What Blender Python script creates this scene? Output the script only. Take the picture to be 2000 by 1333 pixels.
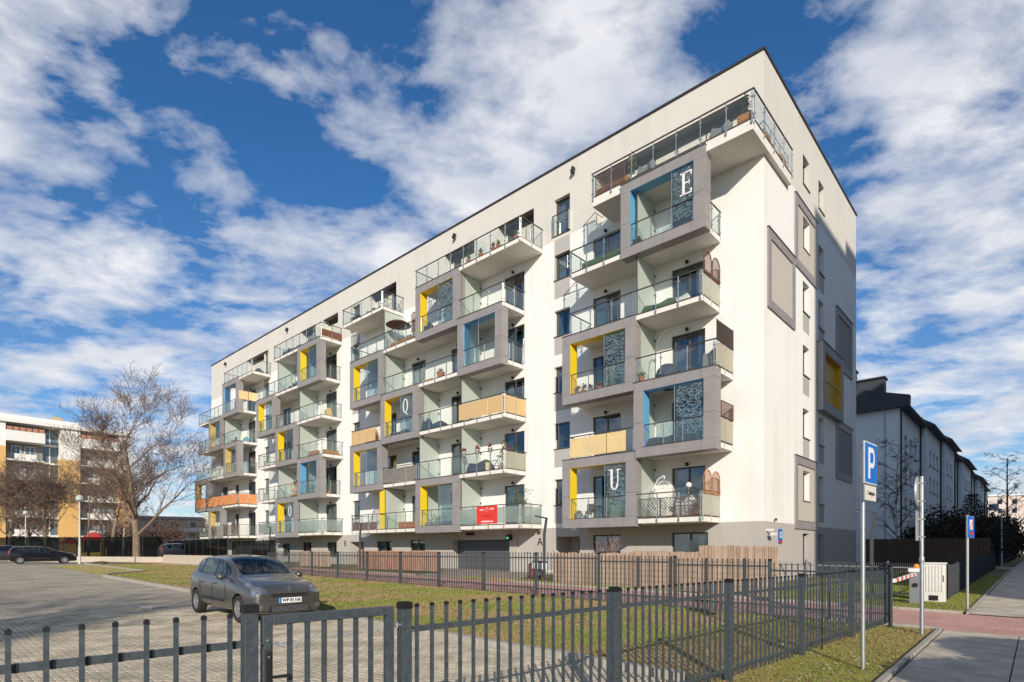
import bpy, bmesh, math, random
from mathutils import Vector, Matrix
R = math.radians
for o in list(bpy.data.objects): bpy.data.objects.remove(o)
SC = bpy.context.scene
COL = SC.collection
# ------------------------------------------------------------------ camera
cam = bpy.data.cameras.new('camera'); camo = bpy.data.objects.new('camera', cam); COL.objects.link(camo)
camo.location = (0, 0, 1.7); camo.rotation_euler = (R(90), 0, 0)
cam.sensor_width = 36; cam.lens = 36*1119.4/2000
cam.shift_x = 0; cam.shift_y = (1075-666.5)/2000
cam.clip_start = .05; cam.clip_end = 3000
SC.camera = camo
# ------------------------------------------------------------------ sky + sun
ELEV = 21.6; AZ = (0.04, -1.0)                 # direction towards the sun (x, y)
W = bpy.data.worlds.new("World"); SC.world = W; W.use_nodes = True
def build_world():
    nt = W.node_tree; N = nt.nodes; L = nt.links; N.clear()
    def n(t, **k):
        x = N.new(t)
        for a, b in k.items(): setattr(x, a, b)
        return x
    def math_(op, a, b=None, clamp=False):
        x = n('ShaderNodeMath', operation=op); x.use_clamp = clamp
        for i, q in enumerate((a, b)):
            if q is None: continue
            if isinstance(q, (int, float)): x.inputs[i].default_value = q
            else: L.new(q, x.inputs[i])
        return x.outputs[0]
    out = n('ShaderNodeOutputWorld'); bg = n('ShaderNodeBackground')
    sky = n('ShaderNodeTexSky'); sky.sky_type = 'NISHITA'; sky.sun_disc = False
    sky.sun_elevation = R(ELEV); sky.sun_rotation = math.atan2(AZ[0], AZ[1])
    sky.air_density = 1.0; sky.dust_density = .3; sky.ozone_density = 2.2
    tc = n('ShaderNodeTexCoord'); sep = n('ShaderNodeSeparateXYZ'); L.new(tc.outputs['Generated'], sep.inputs[0])
    X, Y, Z = sep.outputs
    zz = math_('ADD', math_('MAXIMUM', Z, 0.0), .16)
    px = math_('DIVIDE', X, zz); py = math_('DIVIDE', Y, zz)
    cb = n('ShaderNodeCombineXYZ'); L.new(px, cb.inputs[0]); L.new(py, cb.inputs[1])
    def noise(vec, s, d, r, dist=0, off=(0, 0, 0), sc=(1, 1, 1)):
        m = n('ShaderNodeMapping'); L.new(vec, m.inputs[0]); m.inputs['Location'].default_value = off; m.inputs['Scale'].default_value = sc
        x = n('ShaderNodeTexNoise'); x.inputs['Scale'].default_value = s; x.inputs['Detail'].default_value = d
        x.inputs['Roughness'].default_value = r; x.inputs['Distortion'].default_value = dist
        L.new(m.outputs[0], x.inputs['Vector']); return x.outputs[0]
    n1 = noise(cb.outputs[0], 3.3, 12, .57, .2, (3.4, 7.1, 0), (1.0, 1.3, 1))
    n2 = noise(cb.outputs[0], 7.5, 10, .62, .3, (1, 2, 3), (1, 1.2, 1))
    n3 = noise(cb.outputs[0], .7, 3, .5, 0, (8.3, 1.2, 0))
    dens = math_('ADD', math_('MULTIPLY', n1, .70), math_('ADD', math_('MULTIPLY', n2, .18), math_('MULTIPLY', n3, .12)))
    # clouds gathered where the day had them: soft lobes about sky directions
    for (dx, dz, rad, amp) in CLOUDS:
        v = Vector((dx, 1, dz)).normalized()
        d = n('ShaderNodeVectorMath', operation='DISTANCE'); L.new(tc.outputs['Generated'], d.inputs[0]); d.inputs[1].default_value = v
        g = math_('MAXIMUM', math_('SUBTRACT', 1, math_('DIVIDE', d.outputs['Value'], rad)), 0)
        g = math_('MULTIPLY', math_('POWER', g, .8), amp)
        dens = math_('ADD', dens, g)
    low = math_('MULTIPLY', math_('SUBTRACT', 1, math_('DIVIDE', math_('MAXIMUM', Z, 0), .30), True), .05)   # layers close up towards the horizon
    dens = math_('ADD', dens, low)
    rp = n('ShaderNodeValToRGB'); L.new(dens, rp.inputs[0])
    e = rp.color_ramp.elements; e[0].position = .484; e[0].color = (0, 0, 0, 1); e[1].position = .64; e[1].color = (1, 1, 1, 1)
    m1 = rp.color_ramp.elements.new(.54); m1.color = (.42,)*3+(1,)
    # cloud body: thick parts greyer
    n4 = noise(cb.outputs[0], 3.0, 6, .6, 0, (5, 5, 1))
    rc = n('ShaderNodeValToRGB'); L.new(n4, rc.inputs[0]); rc.color_ramp.elements[0].position = .33; rc.color_ramp.elements[1].position = .66
    rc.color_ramp.elements[0].color = CLOUD_DARK; rc.color_ramp.elements[1].color = CLOUD_LIGHT
    mx = n('ShaderNodeMixRGB'); L.new(math_('MULTIPLY', rp.outputs[0], .93), mx.inputs[0])
    sk = n('ShaderNodeMixRGB', blend_type='MULTIPLY'); sk.inputs[0].default_value = 1; L.new(sky.outputs[0], sk.inputs[1]); tm = n('ShaderNodeMixRGB'); L.new(math_('MULTIPLY', Z, 1.9, True), tm.inputs[0]); tm.inputs[1].default_value = SKY_TINT_LOW; tm.inputs[2].default_value = SKY_TINT; L.new(tm.outputs[0], sk.inputs[2])
    L.new(sk.outputs[0], mx.inputs[1]); L.new(rc.outputs[0], mx.inputs[2])
    L.new(mx.outputs[0], bg.inputs[0]); bg.inputs[1].default_value = .086; L.new(bg.outputs[0], out.inputs[0])
# (x/y, z/y, radius, amount)
CLOUDS = [(-.86, .90, .22, .07), (-.82, .50, .36, .035), (-.24, .74, .16, .06), (-.02, .72, .24, .07), (.2, .82, .18, .06), (-.12, .57, .18, .06), (-.44, .50, .16, .04),
          (.62, .95, .26, .05), (.85, .75, .34, .06), (.75, .4, .3, .03), (-.65, .3, .35, .03), (.9, .25, .3, .03),
          (-.54, .86, .20, -.09), (-.42, .72, .16, -.06), (.45, .88, .16, -.07), (-.25, .96, .14, -.05), (-.62, .58, .10, -.04), (.50, .66, .12, -.05)]
CLOUD_DARK = (6.4, 6.9, 8.0, 1); CLOUD_LIGHT = (10.2, 10.2, 10.3, 1); SKY_TINT = (.43, .94, 1.38, 1); SKY_TINT_LOW = (.92, 1.08, 1.30, 1)
build_world()
sl = bpy.data.lights.new('sun', 'SUN'); sl.energy = 4.3; sl.angle = R(.5); sl.color = (1.0, .915, .79)
so = bpy.data.objects.new('sun', sl); COL.objects.link(so)
sd = Vector((AZ[0]*math.cos(R(ELEV)), AZ[1]*math.cos(R(ELEV)), math.sin(R(ELEV))))
so.rotation_euler = sd.to_track_quat('Z', 'Y').to_euler(); so.location = (20, -40, 60)
SC.view_settings.view_transform = 'Standard'; SC.view_settings.look = 'None'; SC.view_settings.gamma = 1
SC.view_settings.exposure = 0.12
SC.render.engine = 'CYCLES'
try: SC.cycles.max_bounces = 8; SC.cycles.transparent_max_bounces = 16
except Exception: pass
# ------------------------------------------------------------------ frames of reference (metres)
C0 = Vector((10.329, 23.5, 0)); UX = Vector((.7349, -.6782, 0)); VY = Vector((.6782, .7349, 0))   # block corner, its two directions
ANG = math.atan2(UX.y, UX.x)
def LW(s, w, z=0):                               # s = metres along the long facade from the corner, w = metres behind it
    p = C0-UX*s+VY*w; return Vector((p.x, p.y, z))
def G(x, y): return .02*(min(max(y, -20), 40)-9)     # the ground rises gently away
def GP(x, y, dz=0): return Vector((x, y, G(x, y)+dz))
def LG(s, w, dz=0):
    p = LW(s, w); p.z = G(p.x, p.y)+dz; return p
# ------------------------------------------------------------------ materials
MATS = {}
def mat(name, col, rough=.6, metal=0., noise=0., nscale=8., bump=0., bscale=40., col2=None, alpha=None, spec=None, coords='Object', stretch=(1, 1, 1), emit=None, tl=0.):
    if name in MATS: return MATS[name]
    m = bpy.data.materials.new(name); m.use_nodes = True; nt = m.node_tree; N = nt.nodes; L = nt.links
    b = N['Principled BSDF']; b.inputs['Roughness'].default_value = rough; b.inputs['Metallic'].default_value = metal
    b.inputs['Base Color'].default_value = (*col, 1)
    if spec is not None: b.inputs['Specular IOR Level'].default_value = spec
    if emit: b.inputs['Emission Color'].default_value = (*emit[0], 1); b.inputs['Emission Strength'].default_value = emit[1]
    if noise or col2 or bump:
        tc = N.new('ShaderNodeTexCoord'); mp = N.new('ShaderNodeMapping'); mp.inputs['Scale'].default_value = stretch
        L.new(tc.outputs[coords], mp.inputs[0])
    if noise or col2:
        t = N.new('ShaderNodeTexNoise'); t.inputs['Scale'].default_value = nscale; t.inputs['Detail'].default_value = 6; t.inputs['Roughness'].default_value = .65
        L.new(mp.outputs[0], t.inputs['Vector'])
        r = N.new('ShaderNodeValToRGB'); L.new(t.outputs[0], r.inputs[0])
        c2 = col2 if col2 else tuple(min(1, c*(1+noise)) for c in col); c1 = col if col2 else tuple(c*(1-noise) for c in col)
        r.color_ramp.elements[0].position = .36; r.color_ramp.elements[1].position = .64
        r.color_ramp.elements[0].color = (*c1, 1); r.color_ramp.elements[1].color = (*c2, 1)
        L.new(r.outputs[0], b.inputs['Base Color'])
    if bump:
        t2 = N.new('ShaderNodeTexNoise'); t2.inputs['Scale'].default_value = bscale; t2.inputs['Detail'].default_value = 4
        L.new(mp.outputs[0], t2.inputs['Vector']); bp = N.new('ShaderNodeBump'); bp.inputs['Strength'].default_value = bump; bp.inputs['Distance'].default_value = .02
        L.new(t2.outputs[0], bp.inputs['Height']); L.new(bp.outputs[0], b.inputs['Normal'])
    MATS[name] = m; return m
def glass_mat(name, tint, refl=.12, opaque=0., ocol=(.6, .7, .66), grough=.02):
    if name in MATS: return MATS[name]
    m = bpy.data.materials.new(name); m.use_nodes = True; nt = m.node_tree; N = nt.nodes; L = nt.links; N.clear()
    out = N.new('ShaderNodeOutputMaterial'); tr = N.new('ShaderNodeBsdfTransparent'); tr.inputs[0].default_value = (*tint, 1)
    gl = N.new('ShaderNodeBsdfGlossy'); gl.inputs['Roughness'].default_value = grough; gl.inputs[0].default_value = (.9, .97, 1, 1)
    fr = N.new('ShaderNodeFresnel'); fr.inputs[0].default_value = 1.5
    ge = N.new('ShaderNodeNewGeometry'); fm = N.new('ShaderNodeMath'); fm.operation = 'SUBTRACT'; fm.inputs[0].default_value = 1; L.new(ge.outputs['Backfacing'], fm.inputs[1]); f0 = N.new('ShaderNodeMath'); f0.operation = 'ADD'; L.new(fr.outputs[0], f0.inputs[0]); f0.inputs[1].default_value = refl
    ad = N.new('ShaderNodeMath'); ad.operation = 'MULTIPLY'; ad.use_clamp = True; L.new(f0.outputs[0], ad.inputs[0]); L.new(fm.outputs[0], ad.inputs[1])
    base = tr.outputs[0]
    if opaque:
        df = N.new('ShaderNodeBsdfDiffuse'); df.inputs[0].default_value = (*ocol, 1); tl = N.new('ShaderNodeBsdfTranslucent'); tl.inputs[0].default_value = (*ocol, 1)
        m0 = N.new('ShaderNodeMixShader'); m0.inputs[0].default_value = .45; L.new(df.outputs[0], m0.inputs[1]); L.new(tl.outputs[0], m0.inputs[2])
        m1 = N.new('ShaderNodeMixShader'); m1.inputs[0].default_value = opaque; L.new(tr.outputs[0], m1.inputs[1]); L.new(m0.outputs[0], m1.inputs[2]); base = m1.outputs[0]
    mx = N.new('ShaderNodeMixShader'); L.new(ad.outputs[0], mx.inputs[0]); L.new(base, mx.inputs[1]); L.new(gl.outputs[0], mx.inputs[2]); L.new(mx.outputs[0], out.inputs[0])
    MATS[name] = m; return m
def brick_mat(name, c1, c2, cm, bw, bh, scale, ang, mortar=.03, rough=.85, noise=.3):
    m = bpy.data.materials.new(name); m.use_nodes = True; nt = m.node_tree; N = nt.nodes; L = nt.links; b = N['Principled BSDF']; b.inputs['Roughness'].default_value = rough
    tc = N.new('ShaderNodeTexCoord'); mp = N.new('ShaderNodeMapping'); mp.inputs['Rotation'].default_value = (0, 0, ang); L.new(tc.outputs['Object'], mp.inputs[0])
    t = N.new('ShaderNodeTexBrick'); t.inputs['Scale'].default_value = scale; t.inputs['Brick Width'].default_value = bw; t.inputs['Row Height'].default_value = bh
    t.inputs['Mortar Size'].default_value = mortar; t.inputs['Color1'].default_value = (*c1, 1); t.inputs['Color2'].default_value = (*c2, 1); t.inputs['Mortar'].default_value = (*cm, 1)
    L.new(mp.outputs[0], t.inputs['Vector'])
    ns = N.new('ShaderNodeTexNoise'); ns.inputs['Scale'].default_value = .9; ns.inputs['Detail'].default_value = 8; L.new(tc.outputs['Object'], ns.inputs['Vector'])
    r = N.new('ShaderNodeValToRGB'); L.new(ns.outputs[0], r.inputs[0]); r.color_ramp.elements[0].position = .3; r.color_ramp.elements[1].position = .7
    r.color_ramp.elements[0].color = (1-noise, 1-noise, 1-noise, 1); r.color_ramp.elements[1].color = (1.1, 1.1, 1.1, 1)
    mx = N.new('ShaderNodeMixRGB'); mx.blend_type = 'MULTIPLY'; mx.inputs[0].default_value = 1; L.new(t.outputs[0], mx.inputs[1]); L.new(r.outputs[0], mx.inputs[2]); L.new(mx.outputs[0], b.inputs['Base Color'])
    bp = N.new('ShaderNodeBump'); bp.inputs['Strength'].default_value = .6; bp.inputs['Distance'].default_value = .01; bp.invert = True; L.new(t.outputs['Fac'], bp.inputs['Height']); L.new(bp.outputs[0], b.inputs['Normal'])
    MATS[name] = m; return m
def plaster(name, c, st=.07):
    """render coat with faint run-down streaks and fine grain"""
    m = bpy.data.materials.new(name); m.use_nodes = True; nt = m.node_tree; N = nt.nodes; L = nt.links; b = N['Principled BSDF']; b.inputs['Roughness'].default_value = .9
    tc = N.new('ShaderNodeTexCoord')
    def ns(sc, s, d):
        mp = N.new('ShaderNodeMapping'); mp.inputs['Scale'].default_value = sc; L.new(tc.outputs['Object'], mp.inputs[0])
        t = N.new('ShaderNodeTexNoise'); t.inputs['Scale'].default_value = s; t.inputs['Detail'].default_value = d; L.new(mp.outputs[0], t.inputs['Vector']); return t
    a = ns((1.8, 1.8, .12), 1.0, 6); bb = ns((1, 1, 1), .35, 5)
    ad = N.new('ShaderNodeMath'); ad.operation = 'ADD'; L.new(a.outputs[0], ad.inputs[0]); L.new(bb.outputs[0], ad.inputs[1])
    r = N.new('ShaderNodeValToRGB'); L.new(ad.outputs[0], r.inputs[0]); r.color_ramp.elements[0].position = .8*.5+.4; r.color_ramp.elements[1].position = 1.0
    r.color_ramp.elements[0].position = .78
    r.color_ramp.elements[0].color = (*[q*(1-st) for q in c], 1); r.color_ramp.elements[1].color = (*c, 1); L.new(r.outputs[0], b.inputs['Base Color'])
    g = ns((1, 1, 1), 90, 3); bp = N.new('ShaderNodeBump'); bp.inputs['Strength'].default_value = .25; bp.inputs['Distance'].default_value = .006; L.new(g.outputs[0], bp.inputs['Height']); L.new(bp.outputs[0], b.inputs['Normal'])
    MATS[name] = m; return m
M_WHITE = plaster('white render', (.85, .83, .785), .07)
M_TOP = plaster('pale grey render', (.67, .63, .565), .06)
M_BASE = plaster('taupe render', (.47, .435, .40), .08)
M_SPAN = plaster('spandrel grey render', (.46, .43, .40), .06)
M_SLAB = mat('slab paint', (.78, .74, .67), .85, noise=.05, nscale=3, bump=.1)
M_PANEL = mat('fibre cement panel', (.29, .268, .26), .55, noise=.07, nscale=1.5)
M_PANELB = mat('panel joint', (.06, .055, .05), .8)
M_YEL = mat('yellow lining', (.86, .60, .02), .45); M_PYEL = mat('pale yellow lining', (.62, .44, .14), .5); M_BLU = mat('blue lining', (.12, .36, .58), .45)
M_STEEL = mat('stainless steel', (.62, .62, .60), .32, .85); M_RAIL = mat('handrail grey', (.075, .075, .072), .45, .3)
M_GLASS = glass_mat('balcony glass', (.955, .98, .965), .0, .03, (.75, .83, .80)); M_FROST = glass_mat('frosted balcony glass', (.85, .92, .89), .02, .42, (.50, .56, .50), .2)
M_PART = glass_mat('partition frosted glass', (.8, .88, .85), .0, .92, (.74, .79, .72), .3)
M_SCREEN = glass_mat('tinted sliding glass', (.68, .78, .82), .03, .06, (.3, .4, .45))
M_WGLASS = glass_mat('window glass', (.55, .63, .68), .13)
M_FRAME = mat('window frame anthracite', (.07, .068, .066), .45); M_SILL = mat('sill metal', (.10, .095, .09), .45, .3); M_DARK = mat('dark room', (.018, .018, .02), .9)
M_CURT = mat('curtain cloth', (.62, .60, .56), .9, noise=.12, nscale=10, stretch=(6, 1, .3)); M_CURTB = mat('grey curtain cloth', (.30, .31, .33), .9, noise=.2, nscale=10, stretch=(6, 1, .3))
M_ROOF = mat('roof edge flashing', (.055, .05, .048), .5, .3); M_BLACK = mat('black plastic', (.02, .02, .021), .4); M_CAPB = mat('black cap', (.012, .012, .013), .5)
M_FENCE = mat('anthracite fence paint', (.062, .076, .087), .45, .1, noise=.22, nscale=22); M_FENCE2 = mat('mid fence paint', (.065, .074, .08), .5, .1)
M_WOOD = mat('orange wood', (.42, .17, .045), .6, noise=.35, nscale=6, stretch=(1, 1, 6)); M_WOODB = mat('brown stained wood', (.16, .06, .035), .6, noise=.3, nscale=8)
M_REEDC = mat('tan reed matting', (.62, .42, .20), .85, noise=.22, nscale=12, stretch=(8, 8, .6)); M_TAN = mat('tan screen cloth', (.72, .54, .27), .8, noise=.06, nscale=3); M_ORANGE = mat('orange cloth', (.66, .26, .10), .8, noise=.15, nscale=3)
M_GREYCL = mat('beige mesh cloth', (.42, .38, .29), .85, noise=.1, nscale=20); M_CLAY = mat('terracotta', (.40, .13, .06), .8, noise=.15); M_GREY = mat('grey plastic', (.2, .2, .21), .6); M_NAVY = mat('dark blue cloth', (.04, .05, .075), .8, noise=.3, nscale=5)
M_WP = mat('white plastic', (.75, .74, .71), .45); M_GREEN = mat('green cloth', (.06, .11, .05), .9, noise=.3, nscale=6); M_LEAF = mat('evergreen leaf', (.055, .10, .025), .7, noise=.4, nscale=5); M_LEAFY = mat('yellow green leaf', (.19, .19, .03), .7, noise=.4, nscale=5)
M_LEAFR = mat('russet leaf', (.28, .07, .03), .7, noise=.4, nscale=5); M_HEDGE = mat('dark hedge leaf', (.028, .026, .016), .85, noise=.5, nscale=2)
M_BARK = mat('grey brown bark', (.20, .15, .10), .9, noise=.4, nscale=5, bump=.5, bscale=12, stretch=(1, 1, .4)); M_TWIG = mat('twig brown', (.19, .13, .095), .9); M_TWIGD = mat('dark twig', (.07, .055, .045), .9); M_DRY = mat('dry leaf', (.20, .11, .07), .9); M_BIRCH = mat('birch bark', (.5, .47, .42), .85, noise=.35, nscale=9)
M_CURB = mat('concrete kerb', (.38, .345, .29), .9, noise=.15, nscale=6, bump=.3); M_GALV = mat('galvanised steel', (.52, .53, .54), .42, .75, noise=.08, nscale=14)
M_SIGNB = mat('sign blue', (.005, .16, .60), .35); M_SIGNW = mat('sign white', (.82, .82, .80), .35); M_SIGNG = mat('sign back grey', (.42, .43, .43), .5, .4); M_SIGNR = mat('sign red', (.6, .03, .03), .35)
M_PAINT = mat('road marking white', (.62, .61, .57), .8, col2=(.36, .34, .29), nscale=9)
# ------------------------------------------------------------------ mesh builder
class MB:
    def __init__(s): s.v = []; s.f = []; s.m = []
    def poly(s, pts, m=0):
        i = len(s.v); s.v += [tuple(p) for p in pts]; s.f.append(tuple(range(i, i+len(pts)))); s.m.append(m); return s
    def hexa(s, c, m=0):
        i = len(s.v); s.v += [tuple(p) for p in c]
        for q in ((0, 3, 2, 1), (4, 5, 6, 7), (0, 1, 5, 4), (1, 2, 6, 5), (2, 3, 7, 6), (3, 0, 4, 7)): s.f.append(tuple(i+k for k in q)); s.m.append(m)
        return s
    def box(s, x0, y0, z0, x1, y1, z1, m=0):
        if x0 > x1: x0, x1 = x1, x0
        if y0 > y1: y0, y1 = y1, y0
        if z0 > z1: z0, z1 = z1, z0
        return s.hexa([(x0, y0, z0), (x1, y0, z0), (x1, y1, z0), (x0, y1, z0), (x0, y0, z1), (x1, y0, z1), (x1, y1, z1), (x0, y1, z1)], m)
    def bar(s, a, b, w, h=None, m=0, up=Vector((0, 0, 1))):
        a = Vector(a); b = Vector(b); h = h or w; d = (b-a).normalized(); u = up
        if abs(d.dot(u)) > .95: u = Vector((1, 0, 0))
        r = d.cross(u).normalized(); u = r.cross(d).normalized(); r = r*w/2; u = u*h/2
        return s.hexa([a-r-u, a+r-u, b+r-u, b-r-u, a-r+u, a+r+u, b+r+u, b-r+u], m)
    def tube(s, a, b, ra, rb=None, n=8, m=0, caps=True):
        a = Vector(a); b = Vector(b); rb = ra if rb is None else rb; d = b-a
        if d.length < 1e-6: return s
        d.normalize(); u = Vector((0, 0, 1)) if abs(d.z) < .9 else Vector((1, 0, 0)); p = d.cross(u).normalized(); q = d.cross(p); i = len(s.v)
        for c, r in ((a, ra), (b, rb)):
            for k in range(n):
                t = 2*math.pi*k/n; s.v.append(tuple(c+p*(r*math.cos(t))+q*(r*math.sin(t))))
        for k in range(n):
            j = (k+1) % n; s.f.append((i+k, i+j, i+n+j, i+n+k)); s.m.append(m)
        if caps: s.f.append(tuple(i+k for k in reversed(range(n)))); s.m.append(m); s.f.append(tuple(i+n+k for k in range(n))); s.m.append(m)
        return s
    def path(s, pts, r, n=6, m=0):
        for a, b in zip(pts[:-1], pts[1:]): s.tube(a, b, r, r, n, m)
        return s
    def lathe(s, c, prof, n=14, m=0):
        c = Vector(c); i = len(s.v)
        for (r, z) in prof:
            for k in range(n):
                t = 2*math.pi*k/n; s.v.append((c.x+r*math.cos(t), c.y+r*math.sin(t), c.z+z))
        for j in range(len(prof)-1):
            for k in range(n):
                l = (k+1) % n; s.f.append((i+j*n+k, i+j*n+l, i+(j+1)*n+l, i+(j+1)*n+k)); s.m.append(m)
        s.f.append(tuple(i+k for k in reversed(range(n)))); s.m.append(m)
        k0 = i+(len(prof)-1)*n; s.f.append(tuple(k0+k for k in range(n))); s.m.append(m)
        return s
    def ball(s, c, r, n=10, m=0, sz=1):
        k = 6; return s.lathe(c, [(max(.001, r*math.sin(math.pi*j/k)), -r*sz*math.cos(math.pi*j/k)) for j in range(k+1)], n, m)
    def leaves(s, c, rad, cnt, size, rng, m=0, flat=1.0, shell=.3):
        c = Vector(c); rad = Vector(rad) if not isinstance(rad, (int, float)) else Vector((rad,)*3)
        for _ in range(cnt):
            d = Vector((rng.gauss(0, 1), rng.gauss(0, 1), rng.gauss(0, 1))).normalized()*(shell+(1-shell)*rng.random())
            p = c+Vector((d.x*rad.x, d.y*rad.y, d.z*rad.z)); a = Vector((rng.gauss(0, 1), rng.gauss(0, 1), rng.gauss(0, 1)*flat)).normalized(); b = a.cross(Vector((rng.random(), rng.random(), rng.random()))).normalized()
            q = size*rng.uniform(.6, 1.3); s.poly([p-a*q, p-b*q*.5, p+a*q, p+b*q*.5], m)
        return s
    def build(s, name, mats, parent=None, smooth=False, loc=None, rot=None, bevel=0, label=None, cat=None, group=None, kind=None):
        me = bpy.data.meshes.new(name); me.from_pydata(s.v, [], s.f)
        mats = mats if isinstance(mats, (list, tuple)) else [mats]
        for q in mats: me.materials.append(q)
        if len(mats) > 1: me.polygons.foreach_set('material_index', s.m)
        if smooth:
            me.polygons.foreach_set('use_smooth', [True]*len(me.polygons))
            try: me.set_sharp_from_angle(angle=R(40))
            except Exception: pass
        me.update()
        return link(name, me, parent, loc, rot, bevel, label, cat, group, kind)
def link(name, me, parent=None, loc=None, rot=None, bevel=0, label=None, cat=None, group=None, kind=None):
    o = bpy.data.objects.new(name, me); COL.objects.link(o)
    if parent: o.parent = parent
    if loc is not None: o.location = loc
    if rot is not None: o.rotation_euler = rot if not isinstance(rot, (int, float)) else (0, 0, rot)
    if bevel:
        b = o.modifiers.new('bevel', 'BEVEL'); b.width = bevel; b.segments = 2; b.limit_method = 'ANGLE'
    tag(o, label, cat, group, kind); return o
def tag(o, label=None, cat=None, group=None, kind=None):
    if label: o['label'] = label
    if cat: o['category'] = cat
    if group: o['group'] = group
    if kind: o['kind'] = kind
    return o
def thing(name, label, cat, loc, rotz=0, group=None):
    o = bpy.data.objects.new(name, None); COL.objects.link(o); o.location = loc; o.rotation_euler = (0, 0, rotz); o.empty_display_size = .2
    return tag(o, label, cat, group)
def copy_tree(o, parent=None):
    c = o.copy(); COL.objects.link(c)
    if parent: c.parent = parent
    for ch in [x for x in o.children]: copy_tree(ch, c)
    return c
def text_mesh(body, size, extr=.004, bold=0.):
    cu = bpy.data.curves.new('lettering', 'FONT'); cu.body = body; cu.size = size; cu.extrude = extr; cu.offset = bold; cu.align_x = 'CENTER'; cu.align_y = 'CENTER'; cu.resolution_u = 3
    ob = bpy.data.objects.new('lettering', cu); COL.objects.link(ob); dg = bpy.context.evaluated_depsgraph_get(); me = bpy.data.meshes.new_from_object(ob.evaluated_get(dg)); bpy.data.objects.remove(ob); return me
def lettering(body, size, m, parent, loc, rot, bold=0., name='lettering', sx=1.):
    me = text_mesh(body, size, .003, bold); me.materials.clear(); me.materials.append(m); o = link(name, me, parent, loc, rot); o.scale = (sx, 1, 1); return o
# ================================================================== GROUND
def ground_sheet(name, pts, dz, m, thick=0, kind='structure', local=True, label=None):
    """a sheet draped on the sloping ground; pts in (s, w)"""
    bm = bmesh.new(); P = [LW(*p) if local else Vector((p[0], p[1], 0)) for p in pts]
    bm.faces.new([bm.verts.new(p) for p in P]); bmesh.ops.recalc_face_normals(bm, faces=bm.faces)
    for yy in (-20, 40):
        bmesh.ops.bisect_plane(bm, geom=bm.verts[:]+bm.edges[:]+bm.faces[:], plane_co=(0, yy, 0), plane_no=(0, 1, 0))
    for v in bm.verts: v.co.z = G(v.co.x, v.co.y)+dz
    bmesh.ops.triangulate(bm, faces=[f for f in bm.faces if len(f.verts) > 4])
    for f in bm.faces:
        if f.normal.z < 0: f.normal_flip()
    me = bpy.data.meshes.new(name); bm.to_mesh(me); bm.free(); me.materials.append(m)
    return link(name, me, kind=kind)
M_LAWN = mat('lawn soil and moss', (.12, .13, .025), .95, col2=(.27, .18, .09), nscale=1.1, bump=.6, bscale=30)
M_SOIL = mat('far ground', (.10, .095, .05), .95, noise=.3, nscale=.5)
M_DIRT = mat('bare verge earth', (.19, .17, .05), .95, col2=(.36, .22, .11), nscale=1.1, bump=.6, bscale=25)
M_PAVE = brick_mat('interlocking pavers', (.54, .46, .34), (.46, .39, .285), (.14, .115, .08), .2, .1, 1.0, -ANG, .006, .85, .28)
M_ROADB = brick_mat('red clinker', (.66, .35, .285), (.55, .28, .225), (.36, .25, .20), .2, .1, 1.0, -ANG, .007, .85, .15)
M_SLABC = mat('concrete flags', (.50, .43, .34), .9, noise=.22, nscale=1.9, bump=.2, bscale=60)
M_ASPH = mat('asphalt', (.055, .055, .055), .9, noise=.2, nscale=3, bump=.3, bscale=90)
ground_sheet('ground', [(-900, -900), (-900, 1500), (900, 1500), (900, -900)], -.16, M_SOIL)
# parking lot, its bays and the roads
PK = [(-5.2, -17.1), (26.2, -17.1), (27.4, -16.6), (28.6, -15.2), (29.2, -14.5), (40.5, -14.5), (47, -14.0), (60, -9.5), (120, -9.5), (120, -70), (-5.2, -70)]
ground_sheet('parking_pavement', PK, -.035, M_PAVE)
lawnP = [(-4.9, -16.95), (26.2, -16.95), (27.4, -16.45), (28.6, -15.05), (29.2, -14.35), (40.5, -14.35), (47, -13.85), (60, -9.3), (60, -9.7), (-4.9, -9.7)]
ground_sheet('lawn', lawnP, .0, M_LAWN)
ground_sheet('far_lawn', [(60, -9.4), (120, -9.4), (120, 60), (62, 60), (62, -2)], -.02, M_LAWN)
ground_sheet('brick_road', [(-13, -9.5), (62, -9.5), (62, -6.05), (-13, -6.05)], -.01, M_ROADB)
ground_sheet('garage_forecourt', [(8.6, -6.05), (15.2, -6.05), (19.4, 0), (12, 0)], -.006, mat('pale flags', (.33, .27, .22), .9, noise=.12, nscale=3))
ground_sheet('garden_ground', [(0, -5.9), (62, -5.9), (62, 60), (0, 60)], -.03, M_LAWN)
ground_sheet('verge_far', [(-6.95, -5.9), (0, -5.9), (0, 150), (-6.95, 150)], .0, M_LAWN)
ground_sheet('verge_near', [(-6.75, -9.7), (-4.9, -9.7), (-4.9, -17), (-5.2, -30), (-6.75, -30)], .0, M_DIRT)
ground_sheet('sidewalk', [(-6.85, -9.55), (-6.85, -30), (-10.5, -30), (-10.5, -9.55)], -.03, M_PANELB)
ground_sheet('far_sidewalk', [(-7.05, -6.0), (-7.05, 150), (-10.5, 150), (-10.5, -6.0)], .004, M_SLABC)
ground_sheet('side_path', [(-7.05, 22), (-7.05, 25.5), (-1, 27), (-1, 24.5)], .01, M_SLABC)
ground_sheet('road', [(-13, -40), (-13, 200), (-20, 200), (-20, -40)], -.12, M_ASPH)
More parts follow.
